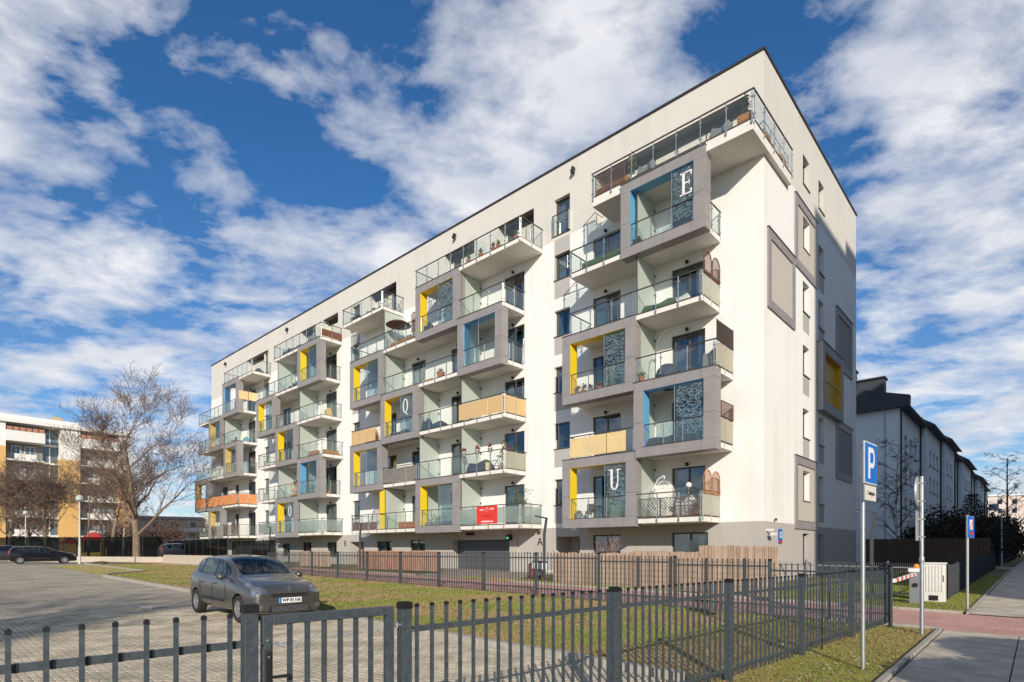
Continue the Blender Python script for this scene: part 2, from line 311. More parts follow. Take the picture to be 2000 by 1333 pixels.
# sidewalk flags, each slab proud of its joints
def flags():
    rng = random.Random(4); base = None
    for i, w in enumerate([-9.55-1.52*k for k in range(8)]):
        for j, s in enumerate((-6.88, -8.045, -9.21)):
            mb = MB(); a = .006; z = rng.uniform(0, .004)
            P = [LG(s-a, w-a), LG(s-1.16+a, w-a), LG(s-1.16+a, w-1.51+a), LG(s-a, w-1.51+a)]
            mb.hexa([p+Vector((0, 0, -.05)) for p in P]+[p+Vector((0, 0, .004+z)) for p in P])
            o = mb.build('paving_slab', M_SLABC, SIDE)
SIDE = bpy.data.objects['sidewalk']
flags()
# kerbs: a thing per run, each stone a part
def kerb(name, label, pts, h=.10, wd=.12, seg=1.0, m=None, dz=0.):
    root = thing(name, label, 'kerb', LG(*pts[0])); rng = random.Random(hash(name) % 99+len(pts)); inv = Matrix.Translation(root.location).inverted()
    for a, b in zip(pts[:-1], pts[1:]):
        A = LG(*a); B = LG(*b); n = max(1, round((B-A).length/seg))
        for k in range(n):
            p = A.lerp(B, k/n+.004/ max(.1, (B-A).length)); q = A.lerp(B, (k+1)/n-.004/max(.1, (B-A).length))
            z = h/2-.06+dz+rng.uniform(-.004, .004); mb = MB(); mb.bar(inv@(p+Vector((0, 0, z))), inv@(q+Vector((0, 0, z))), wd, h+.06)
            mb.build('kerb_stone', m or M_CURB, root)
    return root
kerb('lawn_kerb', 'long pale concrete kerb between the lawn and the parking bays', [(-4.8, -17.02), (26.2, -17.02), (27.4, -16.52), (28.6, -15.12), (29.2, -14.42)], .11, .15)
kerb('bay_kerb', 'pale concrete kerb behind the bay with no car beside the lamp post', [(29.2, -14.42), (40.5, -14.42), (47, -13.92), (60, -9.4)], .11, .15, 2)
kerb('road_kerb', 'pale flush kerb on the building side of the red brick road', [(-6.9, -5.98), (8.6, -5.98)], .03, .12, 1, dz=.06); kerb('road_kerb', 'pale flush kerb of the red brick road left of the garage', [(15.3, -5.98), (60, -5.98)], .03, .12, 2, dz=.06)
kerb('road_edge_kerb', 'pale kerb between the bare verge and the red brick crossing', [(-6.8, -9.56), (-4.6, -9.56)], .05, .1, .9, dz=.04)
kerb('sidewalk_kerb', 'thin pale kerb along the grass beside the near sidewalk', [(-6.82, -9.65), (-6.82, -22)], .05, .07, 1, dz=.03)
kerb('far_sidewalk_kerb', 'thin pale kerb along the grass beside the far sidewalk', [(-7.0, -5.95), (-7.0, 20)], .04, .07, 1, dz=.03)
# interlocking pavers close to the camera: the nearest ones single stones, the rest one mesh of real stones
def pavers():
    rng = random.Random(11); L_, B_ = .2, .1
    M1 = mat('paver stone', (.50, .43, .32), .85, noise=.30, nscale=1.6, bump=.3, bscale=70); 
    # zigzag-sided stone profile in its own frame
    prof = [(-.098, -.046), (-.05, -.046), (-.03, -.060), (.03, -.032), (.05, -.046), (.098, -.046), (.098, .046), (.05, .046), (.03, .060), (-.03, .032), (-.05, .046), (-.098, .046)]
    prof = [(x*.945, y*.88) for x, y in prof]
    def stone(mb, c, z):
        top = [Vector((c.x+UX.x*x+VY.x*y, c.y+UX.y*x+VY.y*y, z)) for x, y in prof]
        low = [p-Vector((0, 0, .02)) for p in top]; mb.poly(top)
        k = len(prof); i = len(mb.v); mb.v += [tuple(p) for p in low]
        for a in range(k):
            b = (a+1) % k; mb.f.append((i-k+a, i+a, i+b, i-k+b)); mb.m.append(0)
    me = MB(); stone(me, Vector((0, 0, 0)), 0); meshes = []
    near = []; mb = MB(); par = bpy.data.objects['parking_pavement']
    q1 = LW(-5.2, -17.17); q5 = LW(-5.2, -30); ground_sheet('joint_sand', [(q1.x, q1.y), (-6.18, 15.4), (-14.6, 15.4), (-4.5, 1.5), (q5.x, q5.y)], -.0335, mat('dark joint sand', (.07, .06, .045), .95), local=False)
    nw = int((31-17.2)/B_)
    for j in range(nw):
        w = -17.18-B_*(j+.5)
        for i in range(150):
            s = -4.6+L_*(i+(.5 if j % 2 else 0)); p = LW(s, w)
            if p.y < 2.0: continue
            r = p.x/p.y
            if abs(r+.1) > .86: continue
            if p.y > 15.5 or i > 91: continue
            pyy = 1075+(1.7-G(p.x, p.y))/p.y*1119
            if pyy > 1345: continue
            near.append((p.y, p))
    near.sort(key=lambda t: t[0])
    p0 = bpy.data.meshes.new('paving_stone'); p0.from_pydata([(v[0], v[1], v[2]) for v in me.v], [], me.f); p0.materials.append(M1)
    for k, (d, p) in enumerate(near):
        z = G(p.x, p.y)-.022+rng.uniform(-.003, .003)
        if k < 290:
            o = link('paving_stone', p0, par); o.location = (p.x, p.y, z)
        else: stone(mb, p, z)
    mb.build('paving_stones', M1, par, kind='stuff')
pavers()
# parking marks
def marks():
    for k, s in enumerate((1.85, 9.6, 18.0, 27.0)):
        r = tag(MB().box(-.06, -2.4, 0, .06, 0, .006).poly([(-.9, -2.46, .006), (.7, -2.46, .006), (.7, -2.34, .006), (-.9, -2.34, .006)]).build('parking_mark', M_PAINT, None, loc=LG(s, -17.15, -.018), rot=ANG), kind='structure')
        e = LG(s, -19.5)-LG(s, -17.15); r.rotation_euler = (math.asin(-e.z/e.length)*-1 if False else 0, 0, ANG)
        me = r.data
        inv = Matrix.Rotation(ANG, 4, 'Z')
        for v in me.vertices:
            q = inv@v.co; wx = r.location.x+q.x; wy = r.location.y+q.y; v.co.z += G(wx, wy)-G(r.location.x, r.location.y)
marks()
# grass blades
def grass():
    import numpy as np
    rs = np.random.RandomState(5)
    def field(name, ms, poly_fn, n, hmin, hmax, wd):
        pts = poly_fn(rs, n); k = len(pts); a = rs.uniform(0, 2*np.pi, k); h = rs.uniform(hmin, hmax, k); ln = rs.uniform(.2, .9, k)*h; b = rs.uniform(0, 2*np.pi, k)
        base = pts; z = .02*(np.clip(base[:, 1], -20, 40)-9)
        sc = np.clip(base[:, 1]/11, .8, 2.5); w2 = wd*sc
        v = np.zeros((k, 3, 3)); v[:, 0] = np.c_[base[:, 0]+np.cos(a)*w2, base[:, 1]+np.sin(a)*w2, z-.005]; v[:, 1] = np.c_[base[:, 0]-np.cos(a)*w2, base[:, 1]-np.sin(a)*w2, z-.005]
        v[:, 2] = np.c_[base[:, 0]+np.cos(b)*ln, base[:, 1]+np.sin(b)*ln, z+h]
        me = bpy.data.meshes.new(name); me.vertices.add(k*3); me.vertices.foreach_set('co', v.reshape(-1)); me.loops.add(k*3); me.loops.foreach_set('vertex_index', np.arange(k*3, dtype=np.int32))
        me.polygons.add(k); me.polygons.foreach_set('loop_start', np.arange(0, k*3, 3, dtype=np.int32)); me.polygons.foreach_set('loop_total', np.full(k, 3, dtype=np.int32))
        for q in ms: me.materials.append(q)
        # patchy: green tufts and straw-coloured moss
        f1 = np.sin(base[:, 0]*1.3+np.sin(base[:, 1]*.9)*2)+np.sin(base[:, 1]*1.7+np.sin(base[:, 0]*.6)*2)+rs.normal(0, 1.1, k)
        mi = np.where(f1 > 1.1, 1, np.where(f1 < -.1, 2, 0)).astype(np.int32); me.polygons.foreach_set('material_index', mi); me.update(calc_edges=True)
        tag(link(name, me), 'short winter grass with straw coloured patches', 'grass', kind='stuff')
    g1 = mat('grass blade green', (.23, .26, .035), .8); g2 = mat('grass blade bright', (.24, .30, .04), .8); g3 = mat('grass blade straw', (.40, .28, .14), .9); g4 = mat('grass blade rust', (.25, .14, .06), .9)
    def rect(s0, s1, w0, w1):
        def fn(rs, n):
            # denser close to the camera
            s = rs.uniform(s0, s1, n); w = rs.uniform(w0, w1, n); x = C0.x-UX.x*s+VY.x*w; y = C0.y-UX.y*s+VY.y*w
            keep = rs.uniform(0, 1, n) < np.clip((9.0/np.maximum(y, 3))**1.6, .04, 1); keep &= (y > 3)&(np.abs(x/np.maximum(y, .1)) < .93)
            return np.c_[x, y][keep]
        return fn
    field('lawn_grass', [g1, g2, g3], rect(-4.8, 42, -16.9, -9.75), 900000, .015, .05, .004)
    field('verge_grass', [g1, g2, g3], rect(-6.7, -4.9, -17, -9.7), 60000, .012, .045, .004)
    field('far_verge_grass', [g1, g2, g1], rect(-6.9, -1, -5.8, 14), 160000, .02, .06, .005)
    field('garden_grass', [g1, g2, g3], rect(1, 12, -5.9, -5.0), 40000, .03, .09, .005)
grass()
def litter():
    rng = random.Random(77); mb = MB()
    for _ in range(9000):
        if rng.random() < .72: s, w = rng.uniform(-4.7, 26), rng.uniform(-16.9, -9.8)
        else: s, w = rng.uniform(-6.7, -4.95), rng.uniform(-17, -9.7)
        p = LW(s, w); p.z = G(p.x, p.y)+rng.uniform(.008, .035); a = rng.uniform(0, 6.28); q = rng.uniform(.012, .032)*(1 if p.y < 12 else 1.4); u = Vector((math.cos(a), math.sin(a), rng.uniform(-.5, .5)))*q; v = Vector((-math.sin(a), math.cos(a), rng.uniform(-.5, .5)))*q*.7
        mb.poly([p-u, p-v, p+u, p+v], rng.randrange(3))
    mb.build('fallen_leaves', [mat('fallen leaf brown', (.24, .12, .06), .9), mat('fallen leaf tan', (.36, .23, .12), .9), mat('fallen leaf pale', (.40, .31, .21), .9)], None, kind='stuff', label='fallen brown and tan leaves scattered in the grass', cat='leaves')
litter()
# ================================================================== MAIN BUILDING (local: x = -s, y = w, z)
BLD = thing('apartment_building', 'long seven storey white and taupe apartment block with glass balconies and boxed loggias', 'building', C0, ANG)
ZR = 22.23; ZT = 18.38; ZG = 2.9; LEN = 59.73; DEP = 15.94
def fz(k): return 2.88+3.02*(k-1)                 # underside of balcony slab k (1..6)
def ft(k): return fz(k)+.22                       # balcony floor
HOL = []                                          # (x0, x1, z0, z1, depth, style)
def hole(s1, s0, z0, z1, dep=.22, style='win'): HOL.append((-s1, -s0, z0, z1, dep, style))
for s1, s0 in ((10.94, 9.9), (30.9, 29.85), (46.4, 45.35)):
    for k in range(1, 6): hole(s1, s0, ft(k)+1.02, ft(k)+2.40, .3)
    hole(s1, s0, 18.6, 20.55, .3)
DOORS = {'A': [(8.44, 6.81), (4.09, 2.5)], 'B': [(26.6, 25.2), (23.44, 21.94), (19.35, 17.9), (14.66, 13.1)], 'C': [(42.4, 41.0), (38.9, 37.5), (34.9, 33.2)], 'D': [(56.6, 55.2), (53.2, 52.3), (50.0, 48.3)]}
for g, lst in DOORS.items():
    for (a, b) in lst:
        for k in range(1, 6): hole(a, b, ft(k)+.02, ft(k)+2.34, .2, 'door')
for (a, b) in ((7.0, 5.9), ):
    pass
for (a, b) in ((8.3, .66), (20.0, 17.2), (15.2, 12.4), (28.6, 25.2), (39.2, 36.6), (35.4, 33.0), (50.4, 45.6)): hole(a, b, ft(6)+.02, 20.75, .62, 'loggia')
for (a, b, z0, z1) in ((8.44, 6.81, 1.35, 2.47), (4.09, 2.37, 1.35, 2.5), (27.6, 25.7, 1.2, 2.35), (23.6, 22.0, 1.2, 2.4), (42.6, 41.2, 1.2, 2.3), (38.8, 37.3, 1.2, 2.4), (34.7, 33.2, 1.2, 2.35), (56.5, 55.3, 1.3, 2.35), (53.0, 51.8, 1.3, 2.35), (49.9, 48.7, 1.3, 2.35)):
    hole(a, b, z0, z1, .2, 'win')
hole(10.76, 9.27, .2, 2.42, 1.3, 'entry'); hole(31.3, 29.3, .3, 2.35, 1.3, 'entry'); hole(47.0, 45.4, .4, 2.3, 1.3, 'entry')
hole(19.2, 14.26, .2, 2.33, .45, 'garage'); hole(13.66, 12.35, .2, 2.55, .12, 'sdoor')
SH = []
for z0, z1 in ((19.22, 20.63), (16.15, 17.65), (13.12, 14.58), (10.1, 11.53), (7.1, 8.5), (4.07, 5.5), (1.1, 2.5)): SH.append((5.23, 6.27, z0, z1))
for z0, z1 in ((19.2, 20.65), (15.95, 17.35), (13.1, 14.55), (7.1, 8.5), (4.07, 5.5), (1.1, 2.5)): SH.append((7.85, 8.87, z0, z1))
def wall_grid(name, x0, x1, z0, z1, holes, P, matf, mats, extra_x=(), extra_z=()):
    """P(x, z, d) -> point, d = depth into the wall"""
    xs = sorted(set([x0, x1]+[h[i] for h in holes for i in (0, 1)]+list(extra_x))); zs = sorted(set([z0, z1]+[h[i] for h in holes for i in (2, 3)]+list(extra_z)))
    xs = [x for x in xs if x0-1e-6 <= x <= x1+1e-6]; zs = [z for z in zs if z0-1e-6 <= z <= z1+1e-6]; mb = MB()
    for a, b in zip(xs[:-1], xs[1:]):
        run = None
        for c, d in zip(zs[:-1], zs[1:]):
            cx, cz = (a+b)/2, (c+d)/2; inside = any(h[0] < cx < h[1] and h[2] < cz < h[3] for h in holes); mi = -1 if inside else matf(cx, cz)
            if run and run[2] == mi: run[1] = d
            else:
                if run and run[2] >= 0: mb.poly([P(a, run[0], 0), P(b, run[0], 0), P(b, run[1], 0), P(a, run[1], 0)], run[2])
                run = [c, d, mi]
        if run and run[2] >= 0: mb.poly([P(a, run[0], 0), P(b, run[0], 0), P(b, run[1], 0), P(a, run[1], 0)], run[2])
    for h in holes:
        a, b, c, d = h[:4]
        if d <= z0 or c >= z1: continue
        dp = h[4] if len(h) > 4 else .2; q = matf((a+b)/2, d+.05)
        for A, B in (((a, c), (a, d)), ((a, d), (b, d)), ((b, d), (b, c)), ((b, c), (a, c))): mb.poly([P(A[0], A[1], 0), P(A[0], A[1], dp), P(B[0], B[1], dp), P(B[0], B[1], 0)], q)
    return mb.build(name, mats, BLD)
COLS = [(-10.94, -9.9), (-30.9, -29.85), (-46.4, -45.35)]
def fmat(x, z):
    if z > ZT: return 1
    for a, b in COLS:
        if a < x < b and z > ZG-.02:
            for k in range(1, 7):
                t = ft(k)+1.02 if k < 6 else 18.6
                if t-1.0 < z < t: return 3
    if z < ZG: return 2
    return 0
PF = lambda x, z, d: (x, d, z)
exz = [ZG, ZT]+[ft(k)+.02 for k in range(1, 6)]+[17.6]
wall_grid('front_wall', -LEN, 0, -.3, ZR, HOL, PF, fmat, [M_WHITE, M_TOP, M_BASE, M_SPAN], extra_z=exz, extra_x=(-58, -50, -40, -20, -5))
def smat(x, z):
    if z > ZT: return 1
    for a, b, c, d in SH:
        if a < x < b and c-.93 < z < c and 3 < c < 18 and not (a < 6 and (abs(c-16.15) < .1 or abs(c-4.07) < .1)): return 3
    if z < ZG: return 2
    return 0
PS = lambda x, z, d: (-d, x, z)
SHH = [(a, b, c, d, .32) for a, b, c, d in SH]
wall_grid('side_wall', 0, DEP, -.3, ZR, SHH+[], PS, smat, [M_WHITE, M_TOP, M_BASE, M_SPAN], extra_z=[ZG, ZT]+[c-.93 for _, _, c, _ in SH if c > 3])
MB().poly([(-LEN, 0, -.3), (-LEN, 0, ZR), (-LEN, DEP, ZR), (-LEN, DEP, -.3)]).poly([(-LEN, DEP, -.3), (-LEN, DEP, ZR), (0, DEP, ZR), (0, DEP, -.3)]).build('rear_wall', M_WHITE, BLD)
MB().box(-LEN, 0.05, ZR-.1, 0-.05, DEP, ZR-.04).build('roof', M_ROOF, BLD)
e = MB(); e.box(-LEN-.06, -.06, ZR, .06, .30, ZR+.09); e.box(-.24, .30, ZR, .06, DEP+.06, ZR+.09); e.build('roof_flashing', M_ROOF, BLD)
# openings
def window(P, a, b, c, d, dep, style, rng):
    """frame part with pane, curtain and dark room behind as sub-parts"""
    t = .07; w = b-a; h = d-c; mb = MB()
    def bx(x0, z0, x1, z1, d0, d1, B=mb, m=0):
        B.hexa([P(x0, z0, d0), P(x1, z0, d0), P(x1, z0, d1), P(x0, z0, d1), P(x0, z1, d0), P(x1, z1, d0), P(x1, z1, d1), P(x0, z1, d1)], m)
    d0, d1 = dep-.07, dep
    bx(a, c, a+t, d, d0, d1); bx(b-t, c, b, d, d0, d1); bx(a+t, d-t, b-t, d, d0, d1); bx(a+t, c, b-t, c+t, d0, d1); mids = []
    if w > 1.2: m_ = a+w*.52; bx(m_-.05, c+t, m_+.05, d-t, d0+.005, d1); mids = [m_]
    f = mb.build('door_frame' if style == 'door' else 'window', M_FRAME, BLD)
    g = MB(); ed = [a+t]+mids+[b-t]
    for q, (x0, x1) in enumerate(zip(ed[:-1], ed[1:])):
        x0 += .05 if q else 0; x1 -= .05 if q < len(ed)-2 else 0; g = MB(); bx(x0, c+t, x1, d-t, d0+.02, d0+.032, g); g.build('pane', M_WGLASS, f)
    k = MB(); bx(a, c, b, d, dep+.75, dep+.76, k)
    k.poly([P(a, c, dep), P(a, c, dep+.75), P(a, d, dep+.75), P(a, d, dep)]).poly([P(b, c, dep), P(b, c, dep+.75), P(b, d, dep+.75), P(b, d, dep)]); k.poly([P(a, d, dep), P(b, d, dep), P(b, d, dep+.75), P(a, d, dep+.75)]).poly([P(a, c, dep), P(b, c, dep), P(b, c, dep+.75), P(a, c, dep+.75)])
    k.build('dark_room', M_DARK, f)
    # curtain: pleated strips
    u = rng.random(); cm = M_CURT if rng.random() < .65 else M_CURTB
    if u < .95:
        cb = MB(); sides = [(a+t, a+t+w*rng.uniform(.18, .45))] + ([(b-t-w*rng.uniform(.15, .35), b-t)] if rng.random() < .6 else [])
        if rng.random() < .2: sides = [(a+t, b-t)]
        for x0, x1 in sides:
            n = max(2, int((x1-x0)/.07))
            for i in range(n):
                xa = x0+(x1-x0)*i/n; xb = x0+(x1-x0)*(i+1)/n; da = dep+.10+(.03 if i % 2 else 0); db = dep+.10+(0 if i % 2 else .03)
                cb.poly([P(xa, c+.02, da), P(xb, c+.02, db), P(xb, d-.05, db), P(xa, d-.05, da)])
        cb.build('curtain', cm, f)
    if style == 'win':
        sb = MB(); bx(a-.03, c-.035, b+.03, c, -.05, dep-.06, sb); sb.build('window_sill', M_SILL, f)
    return f
rngw = random.Random(8)
for (a, b, c, d, dep, st) in HOL:
    if st in ('win', 'door'): window(PF, a, b, c, d, dep-.04, st, rngw)
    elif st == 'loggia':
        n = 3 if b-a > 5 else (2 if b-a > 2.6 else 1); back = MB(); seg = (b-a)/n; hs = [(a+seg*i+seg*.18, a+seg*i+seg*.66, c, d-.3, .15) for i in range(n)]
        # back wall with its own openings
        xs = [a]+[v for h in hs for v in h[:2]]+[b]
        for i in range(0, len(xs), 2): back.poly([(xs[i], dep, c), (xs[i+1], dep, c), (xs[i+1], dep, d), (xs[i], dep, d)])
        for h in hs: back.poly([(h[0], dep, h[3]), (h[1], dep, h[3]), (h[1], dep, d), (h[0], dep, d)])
        back.build('loggia_wall', M_TOP, BLD); MB().poly([(a+.01, .02, d-.004), (b-.01, .02, d-.004), (b-.01, dep, d-.004), (a+.01, dep, d-.004)]).build('loggia_soffit_shade', M_FRAME, BLD); MB().box(a+.01, dep-.05, d-.3, b-.01, dep-.003, d-.01).build('shutter_housing', M_FRAME, BLD)  # dark sheet on the ceiling deepens the loggia's shade stripe by colour
        for h in hs:
            f = window(lambda x, z, q, D=dep: (x, D+q, z), h[0], h[1], h[2], h[3], .1, 'door', rngw)
            if rngw.random() < .75:
                s_ = MB()
                for j in range(int((h[3]-h[2]-.1)/.09)): z = h[3]-.05-j*.09; s_.box(h[0]+.06, dep-.01, z-.082, h[1]-.06, dep+.02, z)
                s_.build('roller_shutter', M_TOP, f)
    elif st == 'entry':
        k = MB(); k.poly([(a, dep, c), (b, dep, c), (b, dep, d), (a, dep, d)]); k.build('entrance_recess', M_BASE, BLD)
        dd = MB(); dd.box(b-.95, dep-.08, c, b-.08, dep-.02, d-.12); q = dd.build('entrance_door', M_FRAME, BLD); MB().box(b-.85, dep-.09, c+.9, b-.2, dep-.082, d-.25).build('pane', M_WGLASS, q)
        MB().ball((a+.35, dep-.12, 1.6), .05).build('wall_light', M_WP, BLD)
    elif st == 'garage':
        g = MB()
        n = 5
        for i in range(n): z0 = c+(d-c)*i/n; g.box(a, dep, z0+.01, b, dep+.05, z0+(d-c)/n-.01)
        gd = g.build('garage_door', mat('garage door grey', (.10, .11, .12), .5, noise=.05), BLD)
        for i in range(n): z0 = c+(d-c)*i/n; MB().box(a, dep+.004, z0-.01, b, dep+.03, z0+.01).build('door_rib', M_BLACK, gd)
    elif st == 'sdoor':
        sdr = MB().box(a, dep-.05, c, b, dep+.01, d).build('steel_door', mat('pale door', (.48, .45, .41), .6), BLD); MB().box(a+.45, dep-.06, 1.5, a+.95, dep-.052, 1.6).build('door_plate', M_SIGNG, sdr); MB().box(a+.06, dep-.09, 1.15, a+.2, dep-.052, 1.18).build('handle', M_STEEL, sdr)
for (a, b, c, d) in SH: window(PS, a, b, c, d, .30, 'win', rngw)
# raised frames on the end wall, with render fields
def side_frame(y0, y1, z0, z1, tw, prj, fill, hollow=None):
    mb = MB(); mb.box(.003, y0, z0, prj, y0+tw, z1); mb.box(.003, y1-tw, z0, prj, y1, z1); mb.box(.003, y0+tw, z1-tw, prj, y1-tw, z1); mb.box(.003, y0+tw, z0, prj, y1-tw, z0+tw)
    f = mb.build('wall_frame', M_PANEL, BLD)
    l = MB(); l.box(.003, y0-.02, z1, prj+.03, y1+.02, z1+.04); l.build('frame_flashing', M_SILL, f); MB().box(.003, y0+tw, z0+tw, prj-.02, y1-tw, z0+tw+.035).build('inner_flashing', M_SILL, f)
    if fill:
        mb = MB()
        if hollow:   # field round a window
            a, b, c, d = hollow
            mb.box(.003, y0+tw, z0+tw, .02, a-.02, z1-tw); mb.box(.003, b+.02, z0+tw, .02, y1-tw, z1-tw); mb.box(.003, a-.02, z0+tw, .02, b+.02, c-.06); mb.box(.003, a-.02, d+.0, .02, b+.02, z1-tw)
        else: mb.box(.003, y0+tw, z0+tw, .02, y1-tw, z1-tw)
        mb.build('frame_field', fill, f)
    return f
M_FIELD = plaster('warm grey field', (.52, .47, .41), .05); M_FIELDD = plaster('mid grey field', (.30, .285, .27), .05)
side_frame(3.93, 7.43, 14.87, 18.17, .36, .07, M_FIELD, (5.23, 6.27, 16.15, 17.65)); side_frame(.36, 3.91, 11.8, 15.1, .36, .07, M_FIELD)
side_frame(3.93, 7.43, 2.7, 6.08, .36, .07, M_FIELD, (5.23, 6.27, 4.07, 5.5)); side_frame(11.16, 14.78, 11.88, 15.2, .36, .07, M_FIELDD); side_frame(11.16, 14.78, 5.7, 8.9, .36, .07, M_FIELDD)
yb = side_frame(7.52, 11.6, 8.8, 12.25, .48, .3, None); mb = MB(); y0, y1, z0, z1 = 8.0, 11.12, 9.28, 11.77
mb.box(.003, y0, z0, .03, y1, z1); mb.box(.03, y0, z0, .29, y0+.01, z1); mb.box(.03, y1-.01, z0, .29, y1, z1); mb.box(.03, y0+.01, z1-.01, .29, y1-.01, z1); mb.build('yellow_lining', mat('ochre lining', (.62, .36, .03), .5), yb)
MB().box(.22, y0+.05, z0+1.05, .26, y1-.05, z0+1.09).build('rail', M_RAIL, yb)
# ------------------------------------------------------------------ balconies
SLB = M_SLAB; YF = -1.8
def railing(root, pts, zf, kind, step=1.12, top=1.05, cover=None):
    """glass railing along pts (list of (x, y)); posts, rail and panes as sub-parts of the balcony"""
    hr = MB(); P3 = [Vector((x, y, zf+top)) for x, y in pts]
    for a, b in zip(P3[:-1], P3[1:]):
        d = (b-a).normalized(); hr.bar(a-d*.02, b+d*.02, .05, .045)
    hr.build('handrail', M_RAIL, root)
    po = []; gm = M_FROST if kind == 'frost' else M_GLASS
    for a, b in zip(pts[:-1], pts[1:]):
        a = Vector((a[0], a[1], 0)); b = Vector((b[0], b[1], 0)); L_ = (b-a).length; n = max(1, round(L_/step)); d = (b-a)/L_
        off = Vector((d.y, -d.x, 0))*.03
        if off.y > .001 or (abs(off.y) < .01 and off.x*(1 if a.x > -30 else 1) < 0 and False): off = -off
        for i in range(n+1):
            p = a+d*(L_*i/n)
            if i == 0: p = p+d*.06
            if i == n: p = p-d*.06
            if i < n or True:
                po.append((p.x, p.y))
        for i in range(n):
            g0 = a+d*(L_*i/n+(.09 if i == 0 else .05)); g1 = a+d*(L_*(i+1)/n-(.09 if i == n-1 else .05))
            mb = MB(); mb.bar((g0.x, g0.y, zf+.50), (g1.x, g1.y, zf+.50), .012, .86); mb.build('glass_pane', gm, root)
    for (x, y) in po:
        mb = MB(); mb.box(x-.018, y-.02, zf-.2, x+.018, y+.02, zf+top-.02); mb.box(x-.06, y-.028, zf+.13, x+.06, y+.012, zf+.17); mb.box(x-.06, y-.028, zf+.80, x+.06, y+.012, zf+.84); mb.box(x-.035, y-.03, zf-.17, x+.035, y+.03, zf-.06)
        mb.build('post', M_STEEL, root)
BALS = {}
def balcony(s1, s0, k, kind='clear', left=True, right=True, yf=YF, name='balcony', part=False, railseg=None, slab_s=None):
    """s1 > s0. left/right: does the railing turn back to the wall there"""
    x0, x1 = -s1, -s0; zf = ft(k); sx0, sx1 = (-slab_s[0], -slab_s[1]) if slab_s else (x0, x1)
    root = MB().box(sx0+.002, yf+.04, fz(k), sx1-.002, -.002, zf).build(name, SLB, BLD, bevel=.012)
    MB().box(sx0+.002, yf+.01, zf, sx1-.002, -.002, zf+.035).build('floor_edge', M_SILL, root)
    yr = yf-.0; pts = []
    r0, r1 = railseg if railseg else (x0, x1)
    pts = [(r0, yr), (r1, yr)]
    if left: pts = [(r0, -.03)]+pts
    if right: pts = pts+[(r1, -.03)]
    railing(root, pts, zf+.02, kind)
    BALS[(round(s0, 1), k)] = root; return root
def partition(s, k, y1=-1.62, top=2.72):
    mb = MB(); mb.box(-s-.01, y1, ft(k)+.06, -s+.01, -.06, ft(k)+top); p = mb.build('frosted_partition', M_PART, BLD)
    q = MB(); q.box(-s-.02, y1-.03, ft(k)+.04, -s+.02, y1, ft(k)+top+.04)
    for z in (.5, 1.4, 2.3): q.box(-s-.03, -.14, ft(k)+z, -s+.03, -.003, ft(k)+z+.08)
    q.build('partition_clip', M_SILL, p); return p
def ceiling_lamp(s, k, y=-.06): MB().ball((-s, y-.06, fz(k+1)-.35), .09).build('wall_lamp', M_BLACK, BLD)
def serif(parent, ch, x, y, z, h, m):
    """lettering cut as solid strokes with serifs, facing -y"""
    mb = MB(); w = h*.56; t = h*.12; f = h*.06
    def b(x0, z0, x1, z1): mb.box(x+x0, y, z+z0, x+x1, y+.012, z+z1)
    def ring(cx, cz, rx, rz, t_, a0=0, a1=360, n=20):
        for i in range(n):
            p = R(a0+(a1-a0)*i/n); q = R(a0+(a1-a0)*(i+1)/n); c = [(cx+rx*math.cos(p), cz+rz*math.sin(p)), (cx+rx*math.cos(q), cz+rz*math.sin(q)), (cx+(rx-t_)*math.cos(q), cz+(rz-t_*.6)*math.sin(q)), (cx+(rx-t_)*math.cos(p), cz+(rz-t_*.6)*math.sin(p))]
            mb.hexa([(x+u, y, z+v) for u, v in c]+[(x+u, y+.012, z+v) for u, v in c])
    if ch == 'E':
        b(w*.15, 0, w*.15+t, h); b(-.02, 0, w*.95, f); b(-.02, h-f, w*.95, h); b(w*.15+t, h*.48, w*.72, h*.48+f); b(w*.95-f, f, w*.95, h*.2); b(w*.95-f, h*.8, w*.95, h-f); b(w*.70, h*.4, w*.76, h*.62)
    elif ch == 'U':
        b(w*.08, h*.28, w*.08+t, h-f); b(w*.85-f, h*.28, w*.85, h-f); b(-.06, h-f, w*.32, h); b(w*.68, h-f, w*1.05, h); ring(w*.465, h*.3, w*.385, h*.3, t*.8, 180, 360)
    elif ch in 'QO':
        ring(w*.5, h*.52, w*.5, h*.48, t*.9, 0, 360, 28)
        if ch == 'Q': mb.bar((x+w*.5, y+.006, z+h*.08), (x+w*1.0, y+.006, z-h*.14), .012, t*.8, up=Vector((0, 1, 0)))
    return mb.build('letter', m, parent)
